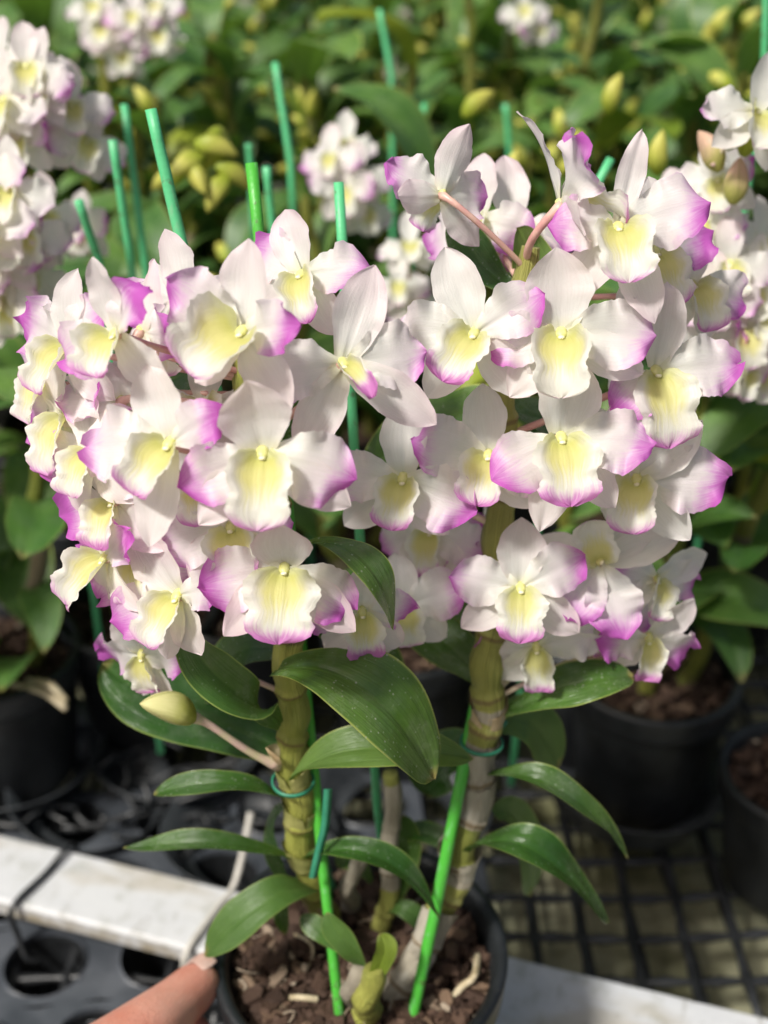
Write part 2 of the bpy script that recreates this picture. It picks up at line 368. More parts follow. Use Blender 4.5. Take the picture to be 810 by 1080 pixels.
def interp(prof, u):
    for (a, x), (b, y) in zip(prof, prof[1:]):
        if u <= b:
            t = (u - a) / (b - a); return x + (y - x) * t
    return prof[-1][1]
def smoothprof(ctrl):                                  # dense Catmull-Rom through the control points
    xs = [c[0] for c in ctrl]; ys = [c[1] for c in ctrl]; out = []
    for i in range(len(ctrl) - 1):
        x0, x1 = xs[i], xs[i + 1]; y0, y1 = ys[i], ys[i + 1]
        m0 = (y1 - ys[i - 1]) / (x1 - xs[i - 1]) if i > 0 else (y1 - y0) / (x1 - x0)
        m1 = (ys[i + 2] - y0) / (xs[i + 2] - x0) if i + 2 < len(ctrl) else (y1 - y0) / (x1 - x0)
        h = x1 - x0
        for k in range(8):
            t = k / 8
            out.append((x0 + t * h, (2*t**3 - 3*t**2 + 1) * y0 + (t**3 - 2*t**2 + t) * h * m0 + (-2*t**3 + 3*t**2) * y1 + (t**3 - t**2) * h * m1))
    out.append((xs[-1], ys[-1])); return out
SEPAL = smoothprof([(0, .42), (.15, .66), (.38, .95), (.55, 1), (.75, .80), (.88, .50), (.96, .22), (1, .03)])
PETAL = smoothprof([(0, .20), (.12, .44), (.32, .82), (.52, 1), (.70, .95), (.84, .68), (.94, .34), (1, .03)])
LIPP = smoothprof([(0, .34), (.10, .66), (.25, .95), (.38, 1.0), (.50, .84), (.58, .70), (.66, .74), (.78, .80), (.88, .66), (.95, .38), (1, .05)])
LEAF = smoothprof([(0, .22), (.10, .50), (.28, .86), (.48, 1), (.70, .88), (.86, .58), (.95, .28), (1, .02)])
OBOV = smoothprof([(0, .26), (.12, .52), (.32, .82), (.55, 1), (.75, .98), (.89, .70), (.965, .38), (1, .03)])

def blade(L, W, prof, phi0=0.1, bend=-0.4, cup=0.25, ruf=0.05, frill=0.012, twist=0.0, nu=20, nv=14, rnd=None, skew=0.0, tipcurl=0.0):
    """A flat organ: +X along its length, Y across, Z its face."""
    rnd = rnd or random.Random(1); f = rnd.uniform(1.6, 2.6)
    ph = [rnd.uniform(0, 6.28) for _ in range(6)]; sd = Vector((rnd.random() * 50, rnd.random() * 50, 0))
    mb = MB(); P = []; UV = []; x = z = 0.0; phi = phi0
    for i in range(nu + 1):
        u = i / nu
        phi = phi0 + bend * u + tipcurl * max(0, (u - 0.6) / 0.4) ** 2
        if i: x += math.cos(phi) * L / nu; z += math.sin(phi) * L / nu
        wv = max(interp(prof, u) * W, 0.0004 * L)
        nrm = Vector((-math.sin(phi), 0, math.cos(phi))); row = []; uvr = []
        tw = twist * u
        for j in range(nv + 1):
            v = -1 + 2 * j / nv; av = abs(v); k = 0 if v < 0 else 1
            edge = mnoise.noise(Vector((u * 7, v * 2, 0)) + sd) * 0.08 * av + 1.6 * frill * av ** 4 * math.sin(u * 6.28 * 9 + ph[4 + k] + 3 * mnoise.noise(Vector((u * 5, 0, 7)) + sd)) * min(1, u * 4)
            lat = v * wv * (1 + edge)
            hgt = cup * wv * v * v + av ** 2.2 * ruf * L * (math.sin(u * 6.28 * f + ph[k]) + .45 * math.sin(u * 6.28 * f * 2.3 + ph[5 - k])) * min(1, u * 3)
            hgt += frill * L * av ** 5 * math.sin(u * 6.28 * 8.3 + ph[2 + k]) * min(1, u * 4) + 0.03 * L * mnoise.noise(Vector((u * 3, v * 1.3, 3)) + sd)
            hgt -= 0.03 * L * math.exp(-(v / 0.12) ** 2) * (1 - u)
            side = Vector((0, math.cos(tw), 0)) + nrm * math.sin(tw)
            nn = nrm * math.cos(tw) - Vector((0, math.sin(tw), 0))
            row.append(Vector((x, skew * L * u * u, z)) + side * lat + nn * hgt); uvr.append((u, (v + 1) / 2))
        P.append(row); UV.append(uvr)
    mb.grid(P, UV); return mb

def lipmesh(L, W, a0=1.05, a1=0.15, arc0=1.9, arc1=0.45, nu=24, nv=22, rnd=None, frill=0.028):
    """The lip: runs from the column out towards +Z and down -Y, its sides rolled up round the throat."""
    rnd = rnd or random.Random(2); ph = [rnd.uniform(0, 6.28) for _ in range(6)]; sd = Vector((rnd.random() * 50, rnd.random() * 50, 0))
    mb = MB(); P = []; UV = []; y = 0.0; z = 0.0
    for i in range(nu + 1):
        u = i / nu
        a = a0 + (a1 - a0) * min(1, u * 1.5) - 0.45 * max(0, u - 0.72) / 0.28
        d = Vector((0, -math.cos(a), math.sin(a))); n = Vector((0, math.sin(a), math.cos(a)))
        if i: y += d.y * L / nu; z += d.z * L / nu
        wv = max(interp(LIPP, u) * W, 0.001 * L)
        arc = arc0 + (arc1 - arc0) * min(1, u / 0.62) ** 0.8; rr = wv / arc; row = []; uvr = []
        for j in range(nv + 1):
            v = -1 + 2 * j / nv; av = abs(v); k = 0 if v < 0 else 1
            wob = 1 + mnoise.noise(Vector((u * 6, v * 2, 0)) + sd) * 0.10 * av + 0.035 * av ** 4 * math.sin(u * 6.28 * 9 + ph[k] + 4 * mnoise.noise(Vector((u * 4, 1, 4)) + sd))
            th = v * arc
            lat = math.sin(th) * rr * wob; hgt = (1 - math.cos(th)) * rr
            flare = max(0, av - 0.70) / 0.30                           # the margin rolls outwards
            lat += math.copysign(flare ** 2 * 0.06 * L, v); hgt -= flare ** 2 * 0.07 * L * min(1, u * 3) * (1 - 0.5 * u)
            wn = 4 * mnoise.noise(Vector((u * 4, k * 9, 2)) + sd)
            hgt += frill * 1.2 * L * av ** 3 * math.sin(u * 6.28 * 3.6 + ph[2 + k] + wn) + frill * 0.45 * L * av ** 6 * math.sin(u * 6.28 * 10 + ph[4 + k] + wn)
            hgt += max(0, u - 0.75) * 4 * 0.020 * L * math.sin(v * 9 + ph[0])
            hgt += 0.014 * L * math.cos(v * 16) * math.exp(-(v / 0.4) ** 2) * max(0, 1 - u * 1.2)
            row.append(Vector((lat, y, z)) + n * hgt); uvr.append((u, (v + 1) / 2))
        P.append(row); UV.append(uvr)
    mb.grid(P, UV); return mb

def bez(p, n):
    out = []
    for i in range(n + 1):
        t = i / n
        if len(p) == 4: out.append(p[0] * (1-t)**3 + p[1] * 3*t*(1-t)**2 + p[2] * 3*t*t*(1-t) + p[3] * t**3)
        else: out.append(p[0] * (1-t)**2 + p[1] * 2*t*(1-t) + p[2] * t*t)
    return out
def catmull(pts, per=8):
    pts = [Vector(p) for p in pts]; out = []
    for i in range(len(pts) - 1):
        p0 = pts[max(i - 1, 0)]; p1 = pts[i]; p2 = pts[i + 1]; p3 = pts[min(i + 2, len(pts) - 1)]
        for k in range(per):
            t = k / per
            out.append(0.5 * ((2 * p1) + (p2 - p0) * t + (2*p0 - 5*p1 + 4*p2 - p3) * t*t + (3*p1 - p0 - 3*p2 + p3) * t**3))
    out.append(pts[-1]); return out

# ------------------------------------------------------------------ flowers
def ellips(mb, c, rx, ry, rz, nu=8, nv=12, tilt=0.0):
    P = []; UV = []
    for i in range(nu + 1):
        a = math.pi * i / nu; row = []
        for k in range(nv):
            q = 2 * math.pi * k / nv
            p = Vector((rx * math.sin(a) * math.cos(q), ry * math.sin(a) * math.sin(q), -rz * math.cos(a)))
            p = Matrix.Rotation(tilt, 3, 'X') @ p
            row.append(Vector(c) + p)
        P.append(row); UV.append([(i / nu, k / nv) for k in range(nv)])
    mb.grid(P, UV, True)

def flower_parts(fl, s, rnd, o, q=1.0):
    """Three sepals, two petals, lip and column under a flower part; s is petal length in metres."""
    g = o.get; nu = max(8, int(20 * q)); nv = max(6, int(14 * q))
    pur = g('pur', rnd.uniform(0.62, 0.74)); bl = g('bl', rnd.uniform(0.25, 0.6)) * .8
    def add(name, mb, mt, ang, zoff, col, root=0.05):
        m = T(Vector((0, 0, zoff * s))) @ Matrix.Rotation(ang, 4, 'Z') @ T(Vector((root * s, 0, 0)))
        obj(name, mb.mesh(name, mt), fl, m, col)
    j = lambda a: rnd.uniform(-a, a)
    dl, dp, db, dang = g('d', (1.0, 0.25, -0.5, 90))
    if dl: add('sepal', blade(s * dl, s * g('dw', 0.31), SEPAL, dp + j(.05), db + j(.1), 0.30, 0.02, 0.004, j(.12), nu, nv, rnd, tipcurl=g('dt', 0.0)), M['petal'], R(dang + j(6)), -0.03, (g('sp', 1.3), bl, 0.5, 1))
    for side in (0, 1):
        ang, ln, p0, pb = (g('l', (200, 1.0, 0.15, -0.5)), g('r', (-20, 1.0, 0.15, -0.5)))[side]
        if ln: add('petal', blade(s * ln, s * ln * g('pw', 0.39) * rnd.uniform(.92, 1.08), PETAL, p0 + j(.12), pb + j(.25), 0.10 + j(.15), g('ruf', 0.10), 0.014, j(.3) + g('tw', 0) * (1 if side else -1), nu + 4, nv + 4, rnd, tipcurl=g('tc', (0, 0))[side] + rnd.gauss(0, .35)), M['petal'], R(ang + j(7)), 0.02, ((g('pl', pur) if side == 0 else g('pr', pur)) + rnd.uniform(-.07, .06), bl * 0.25, 0.5 + (0.16 if side == 0 else -0.16) * g('asym', 1), 1))
    for side in (0, 1):
        ang, ln, p0, pb = (g('sl', (232, 0.95, 0.05, -0.5)), g('sr', (-52, 0.95, 0.05, -0.5)))[side]
        if ln: add('sepal', blade(s * ln, s * 0.28, SEPAL, p0 + j(.06), pb + j(.12), 0.28, 0.02, 0.004, j(.15), nu, nv, rnd, tipcurl=g('st', 0.0)), M['petal'], R(ang + j(8)), -0.02, (g('sp', 1.3), bl, 0.5, 1))
    ll, lw = g('lip', (1.0, 0.46))
    if ll:
        a0, a1 = g('la', (1.0, 0.22))
        lsz = rnd.uniform(.84, 1.02); lm = lipmesh(s * ll * .90 * lsz, s * lw * 1.06 * lsz * rnd.uniform(.9, 1.1), a0 * .85 + j(.15), a1 * .9 + j(.15), g('arc', (1.9, .85))[0] * 1.15, g('arc', (1.9, .85))[1] * 1.5 * rnd.uniform(.8, 1.25), int(26 * q) + 2, int(22 * q) + 2, rnd)
        lo = lm.mesh('lip', M['lip']); m = T(Vector((0, -0.02 * s, 0.03 * s))) @ Matrix.Rotation(R(g('lr', 0) + j(7)), 4, 'Z')
        obj('lip', lo, fl, m, (g('lp', rnd.uniform(0.86, 0.94)) - rnd.uniform(.0, .10), g('ly', 1.0), 0, 1))
        cm = MB(); ellips(cm, (0, 0.01 * s, 0.015 * s), 0.080 * s, 0.060 * s, 0.115 * s, 8, 12, 0.7)
        co = obj('column', cm.mesh('column', M['column']), fl)
        cp = MB(); ellips(cp, (0, -0.060 * s, 0.098 * s), 0.044 * s, 0.028 * s, 0.036 * s, 6, 12, 0.3)
        me = cp.mesh('anther_cap', M['cap']); cm2 = obj('anther_cap', me, fl)

def pedicel_mesh(s, att, rnd, mat, chin=True):
    """att: attachment point in the flower's own frame."""
    att = Vector(att); mb = MB(); r = 0.052 * s
    p = bez([Vector((0, 0, 0)), Vector((0, -0.10 * s, -0.42 * s)), att * 0.55 + Vector((0, -0.05 * s, -0.30 * s)), att], 14)
    mb.tube(p, [r * (1.7 if i == 0 else 1.35 if i == 1 else 1.1 if i < 4 else 0.95) for i in range(len(p))], 9)
    return mb.mesh('flower', mat)

FRAME_N = -FWD
def fframe(pos, yaw, pitch, roll):
    base = Matrix((RGT, UPV, FRAME_N)).transposed()          # columns: right, up, towards the lens side
    m = base @ Matrix.Rotation(R(yaw), 3, 'Y') @ Matrix.Rotation(R(-pitch), 3, 'X') @ Matrix.Rotation(R(roll), 3, 'Z')
    return T(pos) @ m.to_4x4()

# ------------------------------------------------------------------ canes, leaves, pots
def cane_mesh(pts, rad, nodes, dry=(), n=16, mat=None, swell=0.32, rnd=None):
    P = catmull(pts, 12); m = len(P); rnd = rnd or random.Random(3)
    Ls = [0.0]
    for a, b in zip(P, P[1:]): Ls.append(Ls[-1] + (b - a).length)
    tt = [l / Ls[-1] for l in Ls]
    # resample finely
    NR = 460 if n > 12 else 70; Q = []; j = 0; sg = [rnd.random() for _ in range(40)]
    for i in range(NR):
        t = i / (NR - 1)
        while j < m - 2 and tt[j + 1] < t: j += 1
        k = (t - tt[j]) / max(tt[j + 1] - tt[j], 1e-9); Q.append(P[j].lerp(P[j + 1], min(1, max(0, k))))
    rr = []; dv = []; nd = []
    for i in range(NR):
        t = i / (NR - 1); r = rad[0] + (rad[1] - rad[0]) * t if len(rad) == 2 else interp([(x / (len(rad) - 1), y) for x, y in enumerate(rad)], t)
        d = min([abs(t - q) for q in nodes] + [1]); lo = max([q for q in nodes if q <= t] + [0]); hi = min([q for q in nodes if q > t] + [1]); loc = (t - lo) / max(hi - lo, 1e-6); r *= .90 + .20 * math.sin(math.pi * min(1, loc ** 1.25)); up = min([t - q for q in nodes if t >= q] + [1])
        r *= 1 + swell * math.exp(-(d / 0.008) ** 2) + 0.10 * math.exp(-((up - 0.03) / 0.03) ** 2)
        if up < 1 and up < 0.008: r *= 1.06
        rr.append(r); dv.append(1.0 if any(a <= t <= b for a, b in dry) else 0.0); nd.append(math.exp(-(d / 0.005) ** 2))
    for i in range(NR):                                       # slight zigzag from node to node
        t = i / (NR - 1); kk = sum(1 for q in nodes if q <= t); lo = max([q for q in nodes if q <= t] + [0]); hi = min([q for q in nodes if q > t] + [1]); loc = (t - lo) / max(hi - lo, 1e-6)
        a = .26 * (1 if kk % 2 else -1) * math.sin(math.pi * loc); Q[i] = Q[i] + Vector((a * rad[0], a * .4 * rad[0], 0))
    mb = MB(); mb.tube(Q, rr, n)
    for k in range(len(mb.v)):                                # fine ridges and irregularity
        q = Q[min(k // n, NR - 1)]; v = Vector(mb.v[k]); dirv = v - q
        f = 1 + 0.05 * math.sin((k % n) * 2.6) + 0.10 * mnoise.noise(v * 90); mb.v[k] = tuple(q + dirv * f)
    mb.at['dry'] = [dv[min(k // n, NR - 1)] for k in range(len(mb.v))]; mb.at['seg'] = [sg[sum(1 for q in nodes if q <= min(k // n, NR - 1) / (NR - 1))] for k in range(len(mb.v))]; mb.at['node'] = [nd[min(k // n, NR - 1)] for k in range(len(mb.v))]
    return mb.mesh('cane', mat or M['cane']), Q

def ribbon(P, W, prof, normals, cup=0.18, fold=0.0, ruf=0.03, nu=30, nv=16, rnd=None, thick=0.0):
    """A leaf along a curve of points; normals (start, end) give its upper face."""
    rnd = rnd or random.Random(4); pts = bez(P, nu); mb = MB(); A = []; UV = []; ph = [rnd.uniform(0, 6.28) for _ in range(2)]
    sd = Vector((rnd.random() * 50, 0, 0)); L = sum((b - a).length for a, b in zip(pts, pts[1:]))
    for i, p in enumerate(pts):
        u = i / nu; t = (pts[min(i + 1, nu)] - pts[max(i - 1, 0)]).normalized()
        n = normals[0].lerp(normals[1], u); n = (n - t * n.dot(t)).normalized(); s = n.cross(t)
        wv = max(interp(prof, u) * W, 0.0003); row = []; uvr = []
        for j in range(nv + 1):
            v = -1 + 2 * j / nv; av = abs(v)
            h = cup * wv * av ** 1.3 + av ** 2 * ruf * W * math.sin(u * 6.28 * 1.7 + ph[0 if v < 0 else 1])
            h -= 0.06 * W * math.exp(-(v / 0.07) ** 2); h += 0.05 * W * mnoise.noise(Vector((u * 4, v * 2, 0)) + sd)
            lat = v * wv * (1 - 0.1 * abs(cup)) * (1 + 0.03 * mnoise.noise(Vector((u * 6, v, 9)) + sd))
            row.append(p + s * lat + n * h); uvr.append((u, (v + 1) / 2))
        A.append(row); UV.append(uvr)
    mb.grid(A, UV); return mb

def pot_mb(r, h, lip=0.007, rimh=0.020):
    mb = MB()
    prof = [(0.0, 0.0), (r * .70, 0.0), (r * .73, .003), (r * .90, h - rimh - .004), (r * .905, h - rimh - .001), (r * .97, h - rimh), (r * .985, h - rimh + .003),
            (r * 1.0, h - .003), (r * .995, h), (r - lip * .6, h + .0005), (r - lip, h - .003), (r * .86, h - rimh - .01), (r * .70, .012), (0.0, .010)]
    mb.lathe(prof, 72, 0.004, r * 90); return mb
def chips_mb(r, n, seed, zr=0.006, size=(0.002, 0.0125)):
    rnd = random.Random(seed); mb = MB(); tone = []
    P = [[Vector((r * k / 6 * math.cos(q), r * k / 6 * math.sin(q), -0.004 + 0.004 * mnoise.noise(Vector((k, q * 2, seed))))) for q in [2 * math.pi * a / 28 for a in range(28)]] for k in range(7)]
    mb.grid(P, [[(0, 0)] * 28 for _ in range(7)], True); tone += [0.0] * len(mb.v)
    for _ in range(n):
        a = rnd.uniform(0, 6.28); d = r * math.sqrt(rnd.random()) * 0.97; L = size[0] + (size[1] * 1.25 - size[0]) * rnd.random() ** 2.2; Wd = L * rnd.uniform(.35, .8); H = L * rnd.uniform(.15, .4)
        m = T(Vector((d * math.cos(a), d * math.sin(a), rnd.uniform(0, zr)))) @ Matrix.Rotation(rnd.uniform(0, 6.28), 4, 'Z') @ Matrix.Rotation(rnd.gauss(0, .45), 4, 'X') @ Matrix.Rotation(rnd.gauss(0, .35), 4, 'Y')
        ring = [(-1, -.6), (-.5, -1), (.6, -.9), (1, -.1), (.7, .9), (-.2, 1), (-.9, .5)]; pts = []
        for zz in (-1, 1):
            for (x, y) in ring:
                k = .8 if zz > 0 else 1
                pts.append(m @ Vector((x * L / 2 * k * rnd.uniform(.75, 1.15), y * Wd / 2 * k * rnd.uniform(.75, 1.15), zz * H / 2 * rnd.uniform(.6, 1.2))))
        nn = len(ring)
        mb.tri(pts, [tuple(range(nn - 1, -1, -1)), tuple(range(nn, 2 * nn))] + [(i, (i + 1) % nn, nn + (i + 1) % nn, nn + i) for i in range(nn)])
        tv = rnd.random() ** 1.2; tone += [tv] * (2 * nn)
    mb.at['tone'] = tone; return mb
def bud_mb(L, W, seed=0):
    mb = MB(); P = []; UV = []
    prof = smoothprof([(0, .30), (.12, .72), (.32, 1), (.55, .92), (.78, .62), (.93, .28), (1, .03)])
    for i in range(19):
        u = i / 18; row = []
        for k in range(14):
            q = 2 * math.pi * k / 14; r = interp(prof, u) * W * (1 + .07 * math.cos(3 * q + seed) - .10 * max(0, math.cos(3 * q + seed + 2.2 + u)) ** 8)
            row.append(Vector((u * L, r * math.cos(q), r * math.sin(q) + 0.10 * L * math.sin(u * 2.6))))
        P.append(row); UV.append([(u, k / 14) for k in range(14)])
    mb.grid(P, UV, True); return mb

# ================================================================== THE HELD ORCHID
RIM = PY(380, 1000, 0.407); PR = 0.0705; POTH = 0.123
PLOC = Vector((RIM.x, RIM.y, RIM.z - POTH))
main = thing('potted_orchid', 'large two-caned orchid in focus, crowded with white purple-tipped flowers, held by a hand', 'orchid', PLOC)
IM = T(-PLOC)
obj('pot', pot_mb(PR, POTH).mesh('pot', M['pot']), main)
SOILZ = RIM.z - 0.017
pm = obj('potting_bark', chips_mb(PR * .885, 1700, 5).mesh('potting_bark', M['chip'], False), main, T(Vector((0, 0, POTH - 0.017)))); pm['kind'] = 'stuff'
fr_ = random.Random(31); mb = MB()
for _ in range(20):
    a_, d_ = fr_.uniform(0, 6.28), PR * .82 * math.sqrt(fr_.random()); p = Vector((d_ * math.cos(a_), d_ * math.sin(a_), POTH - .009)); an = fr_.uniform(0, 6.28); l_ = fr_.uniform(.005, .013)
    q = p + Vector((math.cos(an) * l_, math.sin(an) * l_, fr_.uniform(-.002, .003))); mb.tube(bez([p, p.lerp(q, .5) + Vector((fr_.uniform(-.003, .003), fr_.uniform(-.003, .003), .002)), q], 5), fr_.uniform(.00025, .0006), 5)
fo_ = obj('fibre', mb.mesh('fibre', M['chip']), main); fo_['kind'] = 'stuff'; fa_ = fo_.data.attributes.new('tone', 'FLOAT', 'POINT'); fa_.data.foreach_set('value', [.97] * len(fo_.data.vertices))

def soil(px, py): return G(px, py, SOILZ - 0.004)
# canes
ML, QL = cane_mesh([soil(352, 985), PY(338, 950, .424), PY(322, 905, .418), PY(312, 830, .414), PY(308, 760, .412), PY(306, 695, .410), PY(300, 600, .412), PY(285, 500, .418), PY(262, 400, .428), PY(250, 320, .436)],
                   [.0044, .0058, .0059, .0057, .0055, .0054, .0047, .0040], [.04, .085, .135, .205, .285, .36, .44, .52, .60, .68, .77, .86, .95], [(.03, .06)], mat=M['cane'], rnd=random.Random(1))
caneL = obj('cane', ML, main, IM)
MR, QR = cane_mesh([soil(413, 1062), PY(432, 1022, .397), PY(455, 985, .405), PY(478, 930, .412), PY(494, 870, .418), PY(507, 800, .424), PY(514, 730, .428), PY(522, 640, .434), PY(530, 540, .442), PY(532, 430, .450), PY(540, 340, .458), PY(560, 260, .466)],
                   [.0058, .0060, .0060, .0064, .0064, .0062, .0062, .0054, .0048, .0044, .0040], [.035, .10, .17, .225, .29, .35, .42, .47, .55, .63, .72, .81, .90], [(0, .145), (.195, .23), (.285, .405), (.435, .455)], mat=M['cane_dry'], rnd=random.Random(2))
caneR = obj('cane', MR, main, IM)
# dry split sheaths
def sheath(cane, Q, t0, t1, r0, r1, slant, seed, mt='sheath', open_=.35):
    rnd = random.Random(seed); mb = MB(); A = []; UV = []; nA, nU = 26, 14; N = len(Q) - 1; q0 = rnd.uniform(0, 6.28)
    for i in range(nU + 1):
        u = i / nU; row = []; uvr = []
        for k in range(nA + 1):
            v = k / nA; th = q0 + (2 * math.pi - open_ * u) * v
            uu = u * (1 - slant * (0.5 + 0.5 * math.cos(th - q0)) - .10 * rnd.random() * (u > .98))
            t = t0 + (t1 - t0) * uu; f = t * N; i0 = min(int(f), N - 1); c = Q[i0].lerp(Q[i0 + 1], f - i0)
            tg = (Q[min(i0 + 2, N)] - Q[max(i0 - 1, 0)]).normalized(); a = tg.cross(Vector((0, 1, 0))).normalized(); b = tg.cross(a)
            rr = (r0 + (r1 - r0) * uu ** 1.5) * (1 + .05 * mnoise.noise(Vector((math.cos(th) * 2, math.sin(th) * 2, u * 3 + seed))))
            row.append(c + (a * math.cos(th) + b * math.sin(th)) * rr); uvr.append((u, v))
        A.append(row); UV.append(uvr)
    mb.grid(A, UV); return obj('sheath', mb.mesh('sheath', M[mt]), cane)
sheath(caneR, QR, .285, .352, .0074, .0086, .10, 1); sheath(caneR, QR, .350, .412, .0074, .0090, .45, 2); sheath(caneR, QR, .205, .255, .0076, .0118, .30, 3, open_=1.0)
sheath(caneR, QR, .420, .475, .0072, .0092, .5, 4, 'sheath_tan', 1.0); sheath(caneR, QR, .03, .10, .0066, .0072, .2, 5); sheath(caneR, QR, .10, .165, .0070, .0092, .35, 6)
sheath(caneL, QL, .285, .345, .0074, .0086, .55, 7, 'sheath_green'); sheath(caneL, QL, .362, .425, .0072, .0086, .6, 8, 'sheath_green'); sheath(caneL, QL, .09, .130, .0064, .0072, .3, 9, 'sheath_tan'); sheath(caneL, QL, .205, .25, .0073, .0084, .7, 10, 'sheath_green')
# old small canes in the pot
def small_cane(pts, r, mat=M['cane'], dry=()):
    me, q = cane_mesh(pts, [r, r * .8], [.2, .45, .7], dry, 10, mat); return obj('cane', me, main, IM)
small_cane([soil(372, 960), PY(368, 935, .428), PY(384, 890, .43)], .0042, M['cane_dry'], [(0, 1)])
small_cane([soil(385, 1078), PY(388, 1050, .372), PY(393, 1022, .372)], .0060, M['cane'])
small_cane([soil(402, 985), PY(407, 960, .43), PY(413, 880, .435), PY(411, 815, .437)], .0048, M['cane_dry'], [(.35, .95)])
small_cane([soil(372, 1062), PY(371, 1040, .376), PY(380, 1018, .378)], .0045, M['cane_dry'], [(0, 1)])

LRND = random.Random(77)
def cv(x, y, z): return (RGT * x + UPV * y + FRAME_N * z).normalized()
def leaf(cane, P, wpx, n0, n1, mat='leaf', prof=LEAF, cup=0.22, ruf=0.09):
    pts = [PY(*p) for p in P]; W = wpx / FPX * dep(pts[len(pts) // 2])
    mb = ribbon(pts, W, prof, (cv(*n0), cv(*n1)), cup, 0, ruf, 34, 18, LRND)
    return obj('leaf', mb.mesh('leaf', M[mat]), cane)
leaf(caneL, [(292, 706, .400), (345, 688, .378), (425, 735, .372), (457, 822, .376)], 49, (.15, .75, .65), (.45, .35, .82), 'leaf', OBOV, 0.16)
leaf(caneL, [(322, 573, .392), (365, 566, .372), (405, 590, .366), (415, 664, .368)], 25, (.20, .72, .66), (.78, .25, .55), 'leaf', OBOV, 0.12)
leaf(caneL, [(296, 765, .405), (272, 735, .392), (215, 725, .388), (192, 655, .396)], 27, (-.45, .55, .65), (-.45, .45, .75), 'leaf', OBOV, 0.18)
leaf(caneL, [(298, 792, .425), (260, 770, .432), (160, 745, .440), (108, 700, .452)], 44, (.10, .80, .6), (.05, .65, .75), 'leaf', OBOV, 0.05)
leaf(caneL, [(306, 822, .400), (360, 770, .385), (430, 790, .390), (500, 800, .405)], 29, (.0, .8, .6), (.1, .5, .75), 'leaf_pale', LEAF, 0.30)
leaf(caneL, [(300, 842, .412), (270, 822, .400), (210, 818, .398), (162, 838, .404)], 16, (.0, .85, .5), (-.1, .7, .6), 'leaf', OBOV, 0.2)
leaf(caneL, [(312, 908, .412), (250, 880, .398), (190, 888, .396), (130, 894, .404)], 17, (.0, .95, .35), (.0, .85, .5), 'leaf', LEAF, 0.25)
leaf(caneL, [(333, 938, .415), (300, 925, .395), (255, 965, .385), (216, 1006, .388)], 25, (-.2, .6, .75), (-.4, .55, .7), 'leaf_pale', OBOV, 0.15)
leaf(caneL, [(322, 905, .405), (372, 880, .392), (430, 905, .388), (464, 968, .392)], 20, (.05, .9, .45), (.35, .75, .55), 'leaf', LEAF, 0.30)
leaf(caneL, [(312, 925, .418), (300, 935, .41), (292, 955, .408), (300, 985, .41)], 14, (-.6, .3, .7), (-.5, .2, .8), 'leaf', OBOV, 0.2)
leaf(caneL, [(300, 850, .412), (280, 860, .42), (285, 900, .42), (300, 930, .415)], 12, (-.6, .4, .6), (-.4, .3, .8), 'leaf', OBOV, 0.2)
leaf(caneR, [(516, 815, .418), (575, 810, .400), (630, 850, .396), (662, 905, .402)], 22, (.0, .92, .4), (.2, .80, .55), 'leaf', LEAF, 0.30)
leaf(caneR, [(492, 898, .410), (545, 860, .392), (600, 915, .386), (641, 974, .392)], 27, (.0, .9, .45), (.25, .72, .6), 'leaf', LEAF, 0.28)
leaf(caneR, [(530, 750, .428), (570, 735, .418), (620, 710, .416), (667, 714, .424)], 30, (-.1, .75, .65), (.1, .75, .6), 'leaf', OBOV, 0.12)
leaf(caneR, [(525, 770, .436), (545, 745, .445), (575, 760, .448), (588, 810, .450)], 30, (.3, .4, .85), (.5, .3, .8), 'leaf_pale', OBOV, 0.1)
leaf(caneR, [(522, 860, .430), (545, 840, .44), (565, 890, .445), (560, 945, .45)], 24, (.3, .4, .85), (.5, .3, .8), 'leaf_pale', OBOV, 0.1)
leaf(caneR, [(510, 720, .44), (490, 690, .45), (450, 660, .46), (425, 650, .47)], 30, (-.1, .6, .75), (.1, .5, .8), 'leaf', OBOV, 0.1)
leaf(caneR, [(512, 800, .44), (480, 780, .45), (455, 800, .455), (450, 840, .46)], 30, (-.2, .5, .8), (.0, .4, .9), 'leaf', OBOV, 0.1)
leaf(caneL, [(305, 690, .42), (260, 670, .43), (230, 690, .44), (215, 740, .445)], 26, (-.2, .5, .8), (-.3, .4, .8), 'leaf', OBOV, 0.1)
leaf(caneL, [(300, 620, .43), (350, 640, .43), (400, 690, .44), (420, 760, .45)], 34, (.2, .4, .85), (.3, .3, .85), 'leaf', OBOV, 0.1)
leaf(caneR, [(530, 560, .46), (500, 600, .47), (470, 640, .475), (455, 700, .48)], 30, (-.2, .4, .85), (-.2, .3, .85), 'leaf', OBOV, 0.1)
leaf(caneR, [(535, 430, .465), (570, 440, .475), (630, 460, .48), (690, 500, .485)], 34, (.1, .5, .8), (.2, .4, .85), 'leaf', OBOV, 0.1)
leaf(caneR, [(535, 420, .465), (500, 430, .475), (440, 450, .48), (380, 500, .485)], 36, (-.1, .5, .8), (-.2, .4, .85), 'leaf', OBOV, 0.1)
leaf(caneR, [(545, 330, .47), (580, 300, .48), (560, 270, .485), (545, 240, .485)], 26, (.1, .5, .8), (.2, .4, .85), 'leaf_pale', OBOV, 0.1)
leaf(caneR, [(545, 310, .475), (515, 290, .48), (490, 260, .485), (478, 230, .485)], 22, (-.1, .5, .8), (-.2, .4, .85), 'leaf', OBOV, 0.1)
leaf(caneL, [(262, 400, .445), (300, 420, .455), (330, 460, .46), (340, 520, .465)], 30, (.2, .4, .85), (.3, .3, .85), 'leaf', OBOV, 0.1)
leaf(caneL, [(255, 380, .445), (200, 380, .455), (140, 420, .46), (90, 450, .465)], 30, (-.2, .4, .85), (-.3, .3, .85), 'leaf', OBOV, 0.1)
